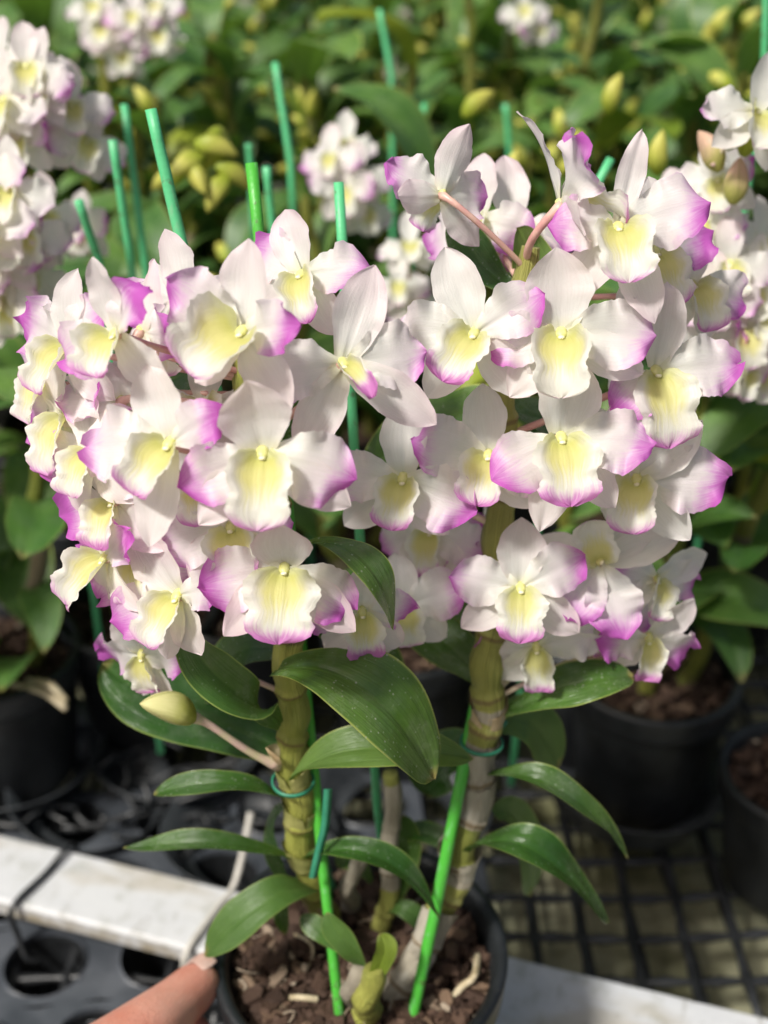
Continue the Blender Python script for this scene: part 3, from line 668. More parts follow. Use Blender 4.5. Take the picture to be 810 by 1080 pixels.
# young shoots in the pot
leaf(caneL, [(385, 1025, .378), (372, 1000, .376), (352, 985, .378), (345, 962, .384)], 14, (-.4, .6, .7), (-.5, .5, .7), 'leaf_pale', OBOV, 0.2)
leaf(caneL, [(388, 1040, .372), (405, 1015, .370), (412, 1000, .374), (400, 985, .378)], 13, (.4, .6, .7), (.3, .6, .7), 'leaf_lime', OBOV, 0.2)
leaf(caneL, [(375, 1010, .39), (355, 990, .39), (330, 980, .395), (318, 965, .40)], 12, (-.2, .7, .7), (-.3, .6, .7), 'leaf', OBOV, 0.2)
leaf(caneL, [(405, 965, .43), (420, 945, .425), (440, 965, .42), (448, 985, .42)], 12, (.2, .7, .7), (.3, .6, .7), 'leaf_pale', OBOV, 0.2)
leaf(caneL, [(392, 930, .43), (375, 905, .43), (368, 900, .432), (356, 915, .435)], 14, (.2, .6, .7), (.3, .6, .7), 'leaf', OBOV, 0.2)
leaf(caneR, [(410, 960, .43), (430, 920, .435), (435, 890, .438), (425, 860, .44)], 14, (.1, .3, .9), (.1, .3, .9), 'leaf', OBOV, 0.2)
leaf(caneR, [(497, 905, .425), (470, 885, .435), (440, 870, .44), (425, 880, .445)], 14, (.0, .7, .7), (.0, .7, .7), 'leaf', OBOV, 0.2)
# bud on the left cane
b0 = PY(206, 757, .400); b1 = PY(146, 745, .392); dirb = (b1 - b0); Lb = dirb.length
rm = dirb.to_track_quat('X', 'Z').to_matrix().to_4x4()
bd = obj('bud', bud_mb(Lb, .0066).mesh('bud', M['bud']), main, IM @ T(b0) @ rm)
st = MB(); pth = bez([b0 + dirb * .03, PY(226, 762, .402), PY(262, 800, .404), PY(294, 806, .409)], 12); st.tube(pth, [.0028, .0021, .0017, .0016, .0015, .0015, .0015, .0016, .0016, .0017, .0019, .0026, .0032], 10)
inv = (T(b0) @ rm).inverted(); me = st.mesh('bud_stalk', M['pedicel_pale']); me.transform(inv); obj('bud_stalk', me, bd)
br = blade(.011, .0045, SEPAL, .2, .3, .9, .03, .01, 0, 10, 8, random.Random(5)).mesh('bract', M['sheath_tan']); obj('bract', br, bd, inv @ T(PY(293, 806, .404)) @ (PY(262, 788, .402) - PY(293, 806, .404)).to_track_quat('X', 'Z').to_matrix().to_4x4())
# aerial roots
def root(pts, r):
    mb = MB(); mb.tube(catmull(pts, 8), r, 8); return obj('root', mb.mesh('root', M['root']), main, IM)
root([soil(470, 1065), G(486, 1042, SOILZ + .008), G(500, 1030, SOILZ + .012), G(504, 1008, SOILZ + .006)], .0018)
root([soil(486, 1042), G(500, 1030, SOILZ + .014), G(506, 1022, SOILZ + .004)], .0014)
root([soil(300, 985), G(318, 988, SOILZ + .012), G(330, 1000, SOILZ + .008), soil(326, 1020)], .0009)
root([soil(298, 1053), G(315, 1052, SOILZ + .008), G(335, 1054, SOILZ + .007)], .0016)

# flowers:   px, py, Y, yaw, pitch, roll, size, options
FL = []
def F(*a, **k): FL.append((a, k))
CUPL = dict(l=(168, 1.05, .42, -.15), r=(15, .95, .55, -.2))
# ---- left cluster
F(122, 352, .392, -28, -4, 12, .029, l=(185, 1.0, .25, -.2), r=(35, .85, .35, -.6), d=(1.0, .15, .35, 84), dw=.24, lip=(.78, .52), la=(1.0, .5), lr=-18, pl=.62, pr=.35, tc=(0, -.9), sl=(238, 0, 0, 0), sr=(-70, 1.0, -.1, -.4))
F(256, 350, .392, -22, 2, 2, .034, l=(143, 1.0, .35, -.25), r=(-5, .82, .45, -.7), d=(1.0, .05, .05, 84), lip=(.90, .62), la=(1.0, .45), lr=-34, pl=.70, pr=.52, bl=.55, sl=(215, .8, .05, -.3), sr=(-70, 1.0, -.2, -.3), lp=.92)
F(180, 468, .372, -20, 0, -6, .034, l=(190, 1.05, .28, -.25), r=(38, .72, .4, -.5), d=(.90, .1, .05, 106), lip=(.92, .52), la=(1.0, .35), lr=-26, pl=.72, pr=.50, tc=(0, -1.2), sl=(256, 1.15, .1, -.1), sr=(-60, 0, 0, 0), lp=.93, bl=.3)
F(277, 478, .366, 2, -2, 0, .0325, l=(205, 1.02, .05, -.35), r=(-14, 1.1, .12, -.4), d=(.92, .35, .3, 97), dw=.42, lip=(1.10, .50), la=(.9, .2), pl=.60, pr=.66, sl=(222, 1.1, -.05, -.2), sr=(-38, 1.18, -.05, -.3), lp=.95, bl=.5, ly=1.0)
F(300, 600, .372, 0, 2, 2, .031, l=(196, 1.12, .12, -.3), r=(-36, 1.05, .05, -.35), d=(.74, .55, .4, 92), dw=.40, lip=(1.18, .56), la=(.80, .15), arc=(1.5, .35), pl=.55, pr=.55, sl=(222, 1.15, -.05, .5), sr=(-50, 1.2, .0, -.2), lp=.86, bl=.85, pw=.38)
F(244, 556, .388, -4, 0, 0, .031, l=(192, 1.1, .12, -.2), r=(10, .8, .1, -.4), d=(.8, .2, -.3, 90), lip=(.85, .48), la=(.8, .3), lr=14, pl=.62, pr=.7, lp=.84, bl=.8, sl=(235, .9, 0, -.3))
F(188, 628, .380, -30, -6, 6, .032, l=(196, 1.02, .35, -.3), r=(10, .7, .4, -.4), d=(1.05, .2, .0, 118), dw=.36, lip=(1.0, .48), la=(1.1, .55), lr=-26, pl=.62, pr=.6, sl=(250, .9, .0, -.3), sr=(-75, .8, .2, -.4), bl=.6, lp=.93)
F(112, 588, .394, -52, -10, 0, .030, l=(170, .9, .2, -.4), r=(20, .9, .2, -.5), d=(.95, .2, -.4, 95), lip=(1.12, .56), la=(1.05, .7), lr=-40, pl=.4, pr=.4, lp=.90, bl=.6)
F(120, 528, .398, -30, -6, 10, .031, l=(178, 1.05, .1, -.3), r=(30, .9, .1, -.4), d=(.9, .2, -.4, 100), lip=(.9, .4), lr=-20, pl=.45, pr=.5, bl=.7)
F(150, 690, .408, -25, -38, 0, .026, l=(190, 1.05, .1, -.4), r=(-5, .95, .1, -.4), d=(.9, .2, -.4, 95), lip=(.9, .42), pl=.45, pr=.6, sl=(255, 1.0, 0, .2), sr=(-72, 1.25, .1, .4), bl=.7)
F(70, 440, .420, -40, -8, 8, .031, l=(172, 1.1, .1, -.3), r=(20, .9, .1, -.4), d=(.95, .2, -.4, 100), lip=(.95, .44), lr=-10, la=(1.0, .3), pl=.50, pr=.6, sl=(205, 1.05, .1, -.2), bl=.5)
F(72, 365, .422, -36, -2, 4, .031, l=(150, 1.05, .1, -.3), r=(25, .9, .1, -.4), d=(1.0, .2, -.4, 78), lip=(.98, .46), lr=-26, la=(.9, .3), pl=.60, pr=.6, bl=.4)
F(362, 384, .400, 14, 4, -6, .034, l=(190, 1.02, .1, -.4), r=(14, 1.0, .1, -.35), d=(1.2, .05, -.1, 80), lip=(.82, .27), la=(1.1, .8), arc=(2.2, 1.5), lr=40, pl=.62, pr=.80, sl=(250, 1.15, -.1, -.4), sr=(-32, 1.28, .1, -.1), bl=.65, lp=.72)
F(318, 290, .446, -18, 4, -10, .030, l=(160, 1.0, .1, -.4), r=(8, 1.0, .2, -.4), d=(1.0, .2, -.5, 115), lip=(.95, .42), lr=20, pl=.55, pr=.55, bl=.8)
F(190, 318, .442, 150, 0, 8, .030, l=(170, 1.0, .1, .3), r=(20, 1.0, .1, .3), d=(1.0, .0, -.2, 75), lip=(.8, .4), pl=.75, pr=.75, bl=.7, sl=(215, 1.1, 0, -.2), sr=(-40, 1.0, 0, -.3))
F(150, 350, .425, 120, 10, 20, .030, l=(170, 1.0, .1, -.3), r=(20, 1.0, .1, -.3), d=(1.0, .1, .2, 90), lip=(.8, .4), pl=.5, pr=.5, bl=.9)
F(128, 425, .412, 200, -30, 0, .030, l=(165, .9, .2, .3), r=(15, .9, .2, .3), d=(.9, .2, .3, 90), lip=(.7, .36), pl=.8, pr=.8, bl=.9, sl=(240, 1.1, .2, .3), sr=(-60, 1.1, .2, .3))
F(382, 645, .398, 8, -18, 4, .027, l=(172, .95, .1, -.4), r=(-8, .9, .1, -.4), d=(.8, .3, -.4, 92), lip=(1.0, .46), la=(.8, .2), pl=.50, pr=.5, lp=.80, bl=.6)
F(425, 640, .424, 12, -6, 10, .028, l=(165, .8, .1, -.4), r=(8, 1.1, .2, -.2), d=(.9, .2, -.4, 92), lip=(.8, .40), pl=.70, pr=.66, bl=.3, lp=.95)
F(215, 425, .425, -5, 20, 0, .029, bl=.7)
F(235, 520, .415, 10, -10, 20, .028, bl=.8, lip=(.8, .4))
F(98, 478, .404, -34, 2, 8, .029, l=(175, 1.0, .15, -.3), r=(30, .9, .2, -.4), bl=.5, lip=(.9, .46), lr=-16, pl=.55)
F(52, 402, .432, -46, 0, 6, .028, l=(165, 1.0, .15, -.3), r=(25, .9, .2, -.4), bl=.4, lip=(.9, .46), lr=-16, pl=.5)
F(148, 588, .400, -20, 6, 14, .028, bl=.6, pl=.55)
F(210, 510, .402, -10, 4, 8, .027, bl=.6, pl=.55)
# ---- right cluster
F(500, 352, .428, -12, 2, -4, .034, l=(175, .98, .15, -.35), r=(32, .95, .1, -.35), d=(1.12, .05, -.1, 108), dw=.32, lip=(.92, .44), la=(1.05, .4), lr=-24, pl=.92, pr=.70, sl=(238, .95, -.05, -.2), sr=(-42, 1.0, -.05, -.2), lp=.86, bl=.25)
F(592, 352, .424, -8, 0, 0, .034, l=(184, .95, .1, -.35), r=(-2, 1.12, .1, -.3), d=(1.0, .1, .2, 92), dw=.42, lip=(1.0, .50), la=(.95, .3), lr=-4, pl=.58, pr=.72, sl=(225, .95, -.05, -.2), sr=(-22, 1.1, -.05, -.25), lp=1.05, bl=.35)
F(592, 462, .412, 2, -2, 0, .0335, l=(212, 1.0, .15, -.4), r=(-2, 1.12, .15, -.35), d=(1.0, .25, .1, 86), dw=.40, lip=(1.05, .44), la=(.85, .1), arc=(1.6, .4), pl=.60, pr=.64, sl=(252, 1.2, -.05, -.2), sr=(-45, 1.1, .05, -.3), lp=.86, bl=.4)
F(515, 480, .425, -12, 0, 6, .032, l=(162, 1.05, .15, -.25), r=(-30, .9, .1, -.3), d=(.95, .1, -.2, 95), lip=(.95, .46), la=(.9, .2), lr=-14, pl=.62, pr=.8, lp=.88, sl=(225, .9, -.05, -.2), sr=(-62, .9, -.05, -.2), bl=.15)
F(425, 505, .426, -12, -4, 6, .034, l=(168, .95, .15, -.35), r=(-28, 1.05, .15, -.3), d=(1.0, .1, -.2, 80), lip=(.95, .50), la=(.95, .25), lr=-14, pl=.66, pr=.70, lp=.86, sl=(215, 1.0, -.05, -.2), sr=(-62, .9, -.05, -.2), bl=.3)
F(549, 620, .414, 0, 0, 0, .0315, l=(166, 1.0, .1, -.3), r=(24, 1.0, .1, -.3), d=(.98, .1, .05, 94), dw=.36, lip=(1.06, .46), la=(.85, .15), arc=(1.6, .45), pl=.66, pr=.70, sl=(222, 1.0, -.05, -.15), sr=(-36, 1.08, -.05, -.2), lp=.84, bl=.6)
F(632, 592, .428, -14, 12, 55, .032, l=(185, 1.0, .2, -.3), r=(-130, 1.15, .1, -.3), d=(1.05, .1, -.1, 120), lip=(.82, .44), la=(1.2, .8), lr=140, pl=.58, pr=.62, sl=(-15, 1.1, -.05, -.2), sr=(-30, 1.15, 0, -.15), lp=1.05, bl=.35)
F(672, 505, .428, -22, -12, 10, .033, l=(120, .95, .3, -.5), r=(-12, 1.2, .2, -.2), d=(1.15, .1, -.1, 30), dw=.3, lip=(.95, .48), la=(1.0, .4), lr=-8, pl=.60, pr=.62, sl=(225, .8, 0, -.2), sr=(-55, 1.05, .1, -.3), bl=.12, lp=.9)
F(692, 392, .432, 6, -2, 0, .034, l=(215, .8, .5, -.5), r=(6, 1.05, .15, -.25), d=(1.1, .15, .25, 82), dw=.28, dt=-.8, lip=(1.12, .40), la=(.7, .1), arc=(1.5, .5), lr=8, pl=.50, pr=.76, sl=(232, 1.25, .1, -.2), sr=(-60, .8, -.1, -.3), lp=.88, bl=.45)
F(692, 610, .440, 30, -10, -20, .028, l=(185, .9, .1, -.4), r=(15, .95, .2, -.4), d=(1.1, .1, -.1, 40), lip=(.95, .42), pl=.60, pr=.62, bl=.25)
F(684, 672, .430, 12, -32, -6, .028, l=(188, .95, .2, -.5), r=(-8, .95, .2, -.5), d=(1.0, .2, -.3, 60), lip=(1.0, .42), pl=.48, pr=.50, bl=.5, lp=.8)
F(566, 682, .424, -4, -30, 4, .028, l=(186, 1.05, .1, -.3), r=(12, 1.05, .05, -.3), d=(.9, .1, -.3, 90), lip=(1.0, .48), la=(1.0, .4), pl=.62, pr=.98, lp=.84, sl=(225, .95, 0, -.2), sr=(2, 1.25, -.1, -.1), bl=.2)
F(470, 590, .455, -40, -14, 10, .030, l=(160, 1.0, .1, -.3), r=(30, 1.0, .1, -.3), d=(1.0, .1, -.3, 95), lip=(.9, .42), pl=.60, pr=.55, bl=.3)
F(500, 590, .462, 60, -10, -10, .028, pl=.6, pr=.6, bl=.4)
F(466, 206, .462, -150, 10, 10, .0265, l=(165, 1.0, .1, .3), r=(20, 1.0, .1, .3), d=(1.15, .0, -.2, 96), lip=(.85, .4), pl=.60, pr=.60, bl=.8, sl=(205, 1.1, .1, .1), sr=(-25, .9, 0, -.2))
F(594, 216, .452, 72, 24, -8, .036, l=(160, 1.0, .5, -.3), r=(20, 1.05, .6, -.3), d=(1.3, .3, -.6, 92), dw=.18, lip=(.9, .40), la=(1.3, .8), pl=.60, pr=.50, bl=.5, sl=(235, .8, .2, -.2), sr=(-50, .9, .2, -.2))
F(652, 240, .440, -2, 4, 0, .033, l=(182, .85, .3, -.45), r=(8, 1.12, .15, -.3), d=(1.2, .05, .35, 74), dw=.18, dt=-.7, lip=(1.05, .46), la=(.95, .35), lr=8, pl=.55, pr=.64, sl=(228, 1.0, -.05, -.2), sr=(-66, 1.25, .1, -.2), lp=.98, bl=.55)
F(540, 240, .510, 10, 6, 6, .032, bl=.8, pl=.6, pr=.6, d=(1.1, .1, -.3, 85))
F(505, 232, .505, -30, 6, -6, .031, bl=.7, pl=.55, pr=.6)
F(690, 265, .462, 24, -4, 6, .031, l=(175, .9, .1, -.4), r=(20, 1.05, .1, -.4), pl=.55, pr=.5, bl=.3)
F(640, 640, .445, 10, -20, 0, .029, bl=.3, pl=.6, pr=.55)
F(455, 560, .452, -24, -4, 0, .029, bl=.3, pl=.6)
F(730, 300, .475, 20, 0, 0, .029, bl=.4, pl=.6)
F(655, 445, .455, 10, 0, -10, .029, bl=.3, pl=.6)

for idx, (a, k) in enumerate(FL):
    px, py, Y, yaw, pit, rol, s = a; rnd = random.Random(100 + idx * 7)
    s *= .875; pos = PY(px, py, Y); m = fframe(pos, yaw, pit, rol)
    Q = QL if px < 432 and not (px > 400 and py < 560) else QR
    tgt = min(Q, key=lambda q: (q - (pos - FRAME_N * .02 - Vector((0, 0, .018)))).length)
    fl = obj('flower', pedicel_mesh(s, m.inverted() @ tgt, rnd, M['pedicel'] if py < 480 else M['pedicel_pale']), main, IM @ m)
    flower_parts(fl, s, rnd, k)

# ------------------------------------------------------------------ stakes and ties in the held pot
def stick(name, label, cat, pts, r, mat, group=None, taper=None):
    mb = MB(); c = Vector(pts[0]); P = [Vector(p) - c for p in pts]; P = [a.lerp(b, i / 5) for a, b in zip(P, P[1:]) for i in range(5)] + [P[-1]]
    if isinstance(r, (int, float)):
        mb.tube(P, r, 12)
        for k in range(len(mb.v)): v = Vector(mb.v[k]); mb.v[k] = tuple(v + Vector((1, 1, 0)) * .0003 * mnoise.noise(v * 120))
    return thing(name, label, cat, c, group, mb.mesh(name, mat))
SG = 'green plant stakes'
stick('plant_stake', 'bright green stake rising straight from the bark of the held pot beside the left cane', 'plant stake', [soil(361, 1095), PY(340, 905, .408), PY(300, 500, .45), PY(265, 172, .490)], .0024, M['stake_lime'], SG)
stick('plant_stake', 'lime green stake leaning right along the grey sheathed cane of the held orchid', 'plant stake', [soil(432, 1088), PY(458, 965, .397), PY(486, 825, .415), PY(512, 690, .444)], .0028, M['stake_lime'], SG)
stick('plant_stake', 'green stake whose tip shows between the tall pink sepal and the dangling yellow buds', 'plant stake', [soil(408, 940), PY(397, 840, .452), PY(380, 575, .47), PY(357, 192, .505)], .0021, M['stake'], SG)
stick('plant_stake', 'tallest green stake, leaning out behind the left flower cluster', 'plant stake', [soil(352, 945), PY(330, 870, .44), PY(262, 550, .465), PY(195, 272, .487), PY(159, 115, .500)], .0024, M['stake'], SG)
def band(label, cen, axis, r, wd, mat):
    mb = MB(); ax = axis.normalized(); a = ax.orthogonal().normalized(); b = ax.cross(a)
    P = [[(a * math.cos(q) + b * math.sin(q)) * (r + dr) + ax * dz for (dr, dz) in ((0, -wd), (.0008, -wd), (.0008, wd), (0, wd))] for q in [2 * math.pi * k / 28 for k in range(28)]]
    P.append(P[0]); mb.grid(P, [[(0, 0)] * 4 for _ in P]); mb.tube([(a * math.cos(.4) * r), (a * math.cos(.4) * r) + a * .008 + ax * .004], .0012, 8)
    return thing('plant_tie', label, 'plant tie', cen, 'plastic ties on the canes', mb.mesh('plant_tie', mat))
band('dark green tie looped round the yellow-green left cane', PY(309, 824, .412), PY(309, 780, .412) - PY(312, 850, .413), .0088, .0008, M['tie'])
band('dark green tie looped round the grey sheathed cane', PY(508, 783, .425), PY(514, 730, .428) - PY(505, 810, .424), .0090, .0008, M['tie'])
mb = MB(); c0 = PY(346, 832, .398); P = catmull([Vector((0, 0, 0)), PY(343, 870, .398) - c0, PY(337, 895, .397) - c0, PY(330, 926, .396) - c0], 6)
W_ = [[p + RGT * x * .0019 + FRAME_N * z for (x, z) in ((-1, 0), (0, .0006), (1, 0), (0, -.0006))] for p in P]
mb.grid(W_, [[(0, 0)] * 4 for _ in W_], True); thing('plant_tie', 'loose teal tie end hanging in front of the green stake', 'plant tie', c0, 'plastic ties on the canes', mb.mesh('plant_tie', M['tie']))

# ================================================================== BENCH, TRAYS, RAIL
gm = MB(); N = 60
P = [[Vector((-3 + 6 * i / N, -1.0 + 7 * j / N, 0.003 * mnoise.noise(Vector((i * .7, j * .7, 0))))) for j in range(N + 1)] for i in range(N + 1)]
gm.grid(P, [[(i / N, j / N) for j in range(N + 1)] for i in range(N + 1)])
structure('ground', gm.mesh('ground', M['ground']), (0, 0, -0.060))

# black plastic mesh under the pots: one net, warped
mb = MB(); rnd = random.Random(8); sp = 0.0325; y0, y1, x0, x1 = 0.485, 2.10, -0.75, 0.80
def warp(x, y): return Vector((x + .006 * mnoise.noise(Vector((x * 9, y * 9, 0))), y + .006 * mnoise.noise(Vector((x * 9, y * 9, 5))), .003 * mnoise.noise(Vector((x * 14, y * 14, 9)))))
nx = int((x1 - x0) / sp); ny = int((y1 - y0) / sp)
for i in range(nx + 1):
    x = x0 + i * sp; mb.tube([warp(x, y0 + (y1 - y0) * k / (ny * 2)) for k in range(ny * 2 + 1)], [.0026 + .0016 * (k % 2 == 0) for k in range(ny * 2 + 1)], 6)
for j in range(ny + 1):
    y = y0 + j * sp; mb.tube([warp(x0 + (x1 - x0) * k / (nx * 2), y) for k in range(nx * 2 + 1)], [.0021 + .0018 * (k % 2 == 0) for k in range(nx * 2 + 1)], 6)
for i in range(nx + 1):
    x = x0 + (i + .28) * sp; mb.tube([warp(x + .3, y0 + (y1 - y0) * k / ny) - Vector((.3, 0, .030)) for k in range(ny + 1)], .0022, 5)
thing('bench_mesh', 'black plastic mesh bench top with square openings behind the white rail', 'bench mesh', (0, 0, -0.012), me=mb.mesh('bench_mesh', M['black']))

# white painted rail in front of the mesh
ra, rb = G(0, 879, .030), G(810, 1072, .030)
ra, rb = ra + (ra - rb) * .45, rb + (rb - ra) * .35
d = (rb - ra); L = d.length; ang = math.atan2(d.y, d.x); mid = (ra + rb) / 2
mb = MB(); wd, hh, bv = .050, .012, .002; n = 50; sec = [(-wd/2, -hh), (-wd/2, -bv), (-wd/2 + bv, 0), (wd/2 - bv, 0), (wd/2, -bv), (wd/2, -hh)]
P = [[Vector((-L/2 + L * i / n, y, z + .0006 * mnoise.noise(Vector((i, y * 50, z * 50))))) for (y, z) in sec] for i in range(n + 1)]
mb.grid(P, [[(0, 0)] * 6 for _ in P], True)
nrm = Vector((-math.sin(ang), math.cos(ang), 0))
rail = thing('bench_rail', 'grimy white painted rail crossing the photo low down behind the held pot', 'rail', (mid.x - nrm.x * wd * .5, mid.y - nrm.y * wd * .5, .030), me=mb.mesh('bench_rail', M['rail'], False))
rail.rotation_euler.z = ang
def railpt(px, z=0.0325):
    best = min([rail.location + (d / L) * (t / 400 - .5) * L for t in range(401)], key=lambda p: abs(405 + FPX * (p.x / dep(p)) - px)); return Vector((best.x, best.y, z))
c = railpt(45); mb = MB(); q = nrm * (wd / 2 + .003)
mb.tube(catmull([q + Vector((.006, 0, -.035)), q + Vector((.006, 0, .001)), Vector((.003, 0, .0035)), -q + Vector((-.004, 0, .001)), -q * 1.05 + Vector((-.003, 0, -.022)), -q * 1.3 + Vector((.004, 0, -.034)), -q * 1.2 + Vector((.010, 0, -.040))], 6), .0019, 8)
thing('wire_tie', 'black wire tie wrapped over the white rail', 'wire tie', c - Vector((0, 0, .0025)), me=mb.mesh('wire_tie', M['black']))
c = railpt(226); mb = MB()
mb.tube(catmull([q * 2.0 + Vector((.004, 0, .035)), q + Vector((.003, 0, .002)), Vector((0, 0, .003)), -q + Vector((-.004, 0, .001)), -q * 1.1 + Vector((-.005, 0, -.02))], 6), .0022, 8)
thing('twine', 'pale twine hung over the white rail behind the lowest broad leaf', 'twine', c - Vector((0, 0, .0025)), me=mb.mesh('twine', M['twine']))

# plug tray with round cells at lower left
mb = MB(); ce = G(48, 1017, .0); pitch = (G(170, 1008, 0) - ce).length; rad = pitch * .355; nS = 28; cells = [(i, j) for i in range(-3, 4) for j in range(-4, 3)]
ta = math.atan2((G(170, 1008, 0) - ce).y, (G(170, 1008, 0) - ce).x); ca, sa = math.cos(ta), math.sin(ta)
def loc2(x, y): return Vector((x * ca - y * sa, x * sa + y * ca, 0))
cup = []
for (i, j) in cells:
    ox, oy = i * pitch + (j % 2) * pitch * .5, j * pitch * .86
    ring = [(math.cos(2 * math.pi * k / nS), math.sin(2 * math.pi * k / nS)) for k in range(nS)]
    h = pitch * .43; A = []
    for (cx_, cy_) in ring:
        m_ = max(abs(cx_) / (pitch * .5), abs(cy_) / h); A.append(loc2(ox + cx_ / m_, oy + cy_ / m_))
    Bt = [loc2(ox + rad * a, oy + rad * b) for a, b in ring]
    rows = [A, [p + (b - p) * .88 for p, b in zip(A, Bt)], [p + Vector((0, 0, .0012)) for p in Bt], [loc2(ox + rad * .97 * a, oy + rad * .97 * b) + Vector((0, 0, -.003)) for a, b in ring]]
    mb.grid([list(r) for r in rows], [[(0, 0)] * nS for _ in rows], True)
    cb = MB(); cr = [[Vector((rr * a, rr * b, zz)) for a, b in ring] for rr, zz in ((rad * .968, -.002), (rad * .90, -.030), (rad * .80, -.060), (rad * .3, -.062), (0.0001, -.062))]
    cb.grid(cr, [[(0, 0)] * nS for _ in cr], True); cup.append((loc2(ox, oy), cb))
tray = thing('plug_tray', 'grey plastic plug tray with round black cells in front of the white rail', 'plug tray', ce, me=mb.mesh('plug_tray', M['tray'], False))
cme = cup[0][1].mesh('cell', M['black'])
for pos, cb in cup:
    if PW * .5 + FPX * ((ce + pos).x / dep(ce + pos)) < 330 and dep(ce + pos) > .62: obj('cell', cme, tray, T(pos))

def ring_mb(r, h, flare=1.12):
    mb = MB(); mb.lathe([(r * .70, .002), (r * .86, 0), (r * .90, .004), (r * flare * .97, h - .002), (r * flare, h), (r * flare * .985, h + .001), (r * .90, .006), (r * .84, .004), (r * .70, .005)], 56, .012, r * 77); return mb
HOLD = ring_mb(.060, .028).mesh('pot_holder', M['grey'])
def holder(px, py, z, label, tilt=(0, 0), sc=1.0):
    p = G(px, py, z); t = thing('pot_holder', label, 'pot holder', p, 'black plastic pot holders on the bench', HOLD); t.rotation_euler = (R(tilt[0]), R(tilt[1]), 0); t.scale = (sc, sc, sc); return t
holder(196, 800, -.004, 'empty black holder ring behind the lone yellow bud', (4, -3), 1.02)
holder(262, 905, -.006, 'empty black holder ring just behind the white rail, left of the held pot', (-5, 4), .9)
holder(95, 852, -.006, 'empty black holder ring behind the rail near the black wire tie', (6, 8), .86)
holder(420, 870, -.006, 'empty black holder ring seen through the gap between the two canes', (0, 5), .95)
# crumpled black netting beside them
mb = MB(); rnd = random.Random(21)
for k in range(26):
    p = G(rnd.uniform(40, 300), rnd.uniform(815, 880), .0); a = rnd.uniform(0, 6.28); pts = [p + Vector((0, 0, rnd.uniform(0, .012)))]
    for _ in range(5): a += rnd.uniform(-1.1, 1.1); pts.append(pts[-1] + Vector((math.cos(a) * .016, math.sin(a) * .012, rnd.uniform(-.006, .009))))
    mb.tube(catmull(pts, 4), rnd.uniform(.0011, .0024), 6)
nt_ = thing('plastic_netting', 'crumpled black netting heaped behind the left end of the white rail', 'netting', (0, 0, 0.0), me=mb.mesh('plastic_netting', M['black']))

# ================================================================== NEIGHBOURING ORCHIDS
frnd = random.Random(500)
def far_flower(q, **k):
    fl = bpy.data.objects.new('flower', pedicel_mesh(.031, (0, -.020, -.030), frnd, M['pedicel_pale'])); C.objects.link(fl)
    flower_parts(fl, .031, frnd, k, q); return fl
PROTO_F = [far_flower(.5, pl=.78, pr=.82, lp=1.0, bl=.6), far_flower(.5, pl=.72, pr=.74, lp=1.0, bl=.6, l=(192, 1, .3, -.4), r=(-12, 1, .3, -.4)), far_flower(.5, pl=.9, pr=.9, lp=1.1, d=(1.1, .1, .1, 92), bl=.2), far_flower(.5, l=(170, 1.0, .45, -.2), r=(12, 1.0, .45, -.2), bl=.4, pl=.80, lp=1.0)]
USED = set()
def put_flower(i, parent, m, sc=1.0):
    src = PROTO_F[i]
    if i not in USED: USED.add(i); f = src; f.parent = parent
    else: f = copy_tree(src, parent)
    f.matrix_basis = m @ Matrix.Diagonal((sc, sc, sc, 1)); return f
LEAFM = []
for k in range(5):
    r_ = random.Random(k + 40); L = .078; z = r_.uniform(.01, .03)
    P = [Vector((0, 0, 0)), Vector((L * .3, 0, z)), Vector((L * .7, r_.uniform(-.01, .01), z * 1.1)), Vector((L, r_.uniform(-.012, .012), -r_.uniform(.0, .02)))]
    LEAFM.append(ribbon(P, .0165 + .003 * (k % 3), OBOV if k % 2 else LEAF, (Vector((0, 0, 1)), Vector((.3, 0, 1))), .22, 0, .06, 14, 8, r_).mesh('leaf', M['leaf_far']))
LEAFL = LEAFM[1].copy(); LEAFL.materials[0] = M['leaf_lime']
BUDM = bud_mb(.023, .0052, 1).mesh('bud', M['bud_far']); BUDS = bud_mb(.013, .0034, 2).mesh('bud', M['bud_far']); BUDK = bud_mb(.021, .0056, 3).mesh('bud', M['bud_pink'])
POTM = pot_mb(.0595, .108).mesh('pot', M['pot']); CHIPM = chips_mb(.0595 * .885, 420, 9).mesh('potting_bark', M['chip'], False)
def foliage_mesh(mats, rnd):
    bm_ = MB()
    for m in mats:
        src = rnd.choice(LEAFM); n_ = len(src.vertices); o = len(bm_.v); uvs = [None] * n_
        uvl = src.uv_layers[0].data
        for p in src.polygons:
            for li in p.loop_indices: uvs[src.loops[li].vertex_index] = tuple(uvl[li].uv)
        for v in src.vertices: bm_.v.append(tuple(m @ v.co)); bm_.uv.append(uvs[v.index])
        for p in src.polygons: bm_.f.append(tuple(o + i for i in p.vertices))
    return bm_.mesh('foliage', M[rnd.choice(('leaf_far', 'leaf_far', 'leaf_far', 'leaf_far', 'leaf_pale'))])
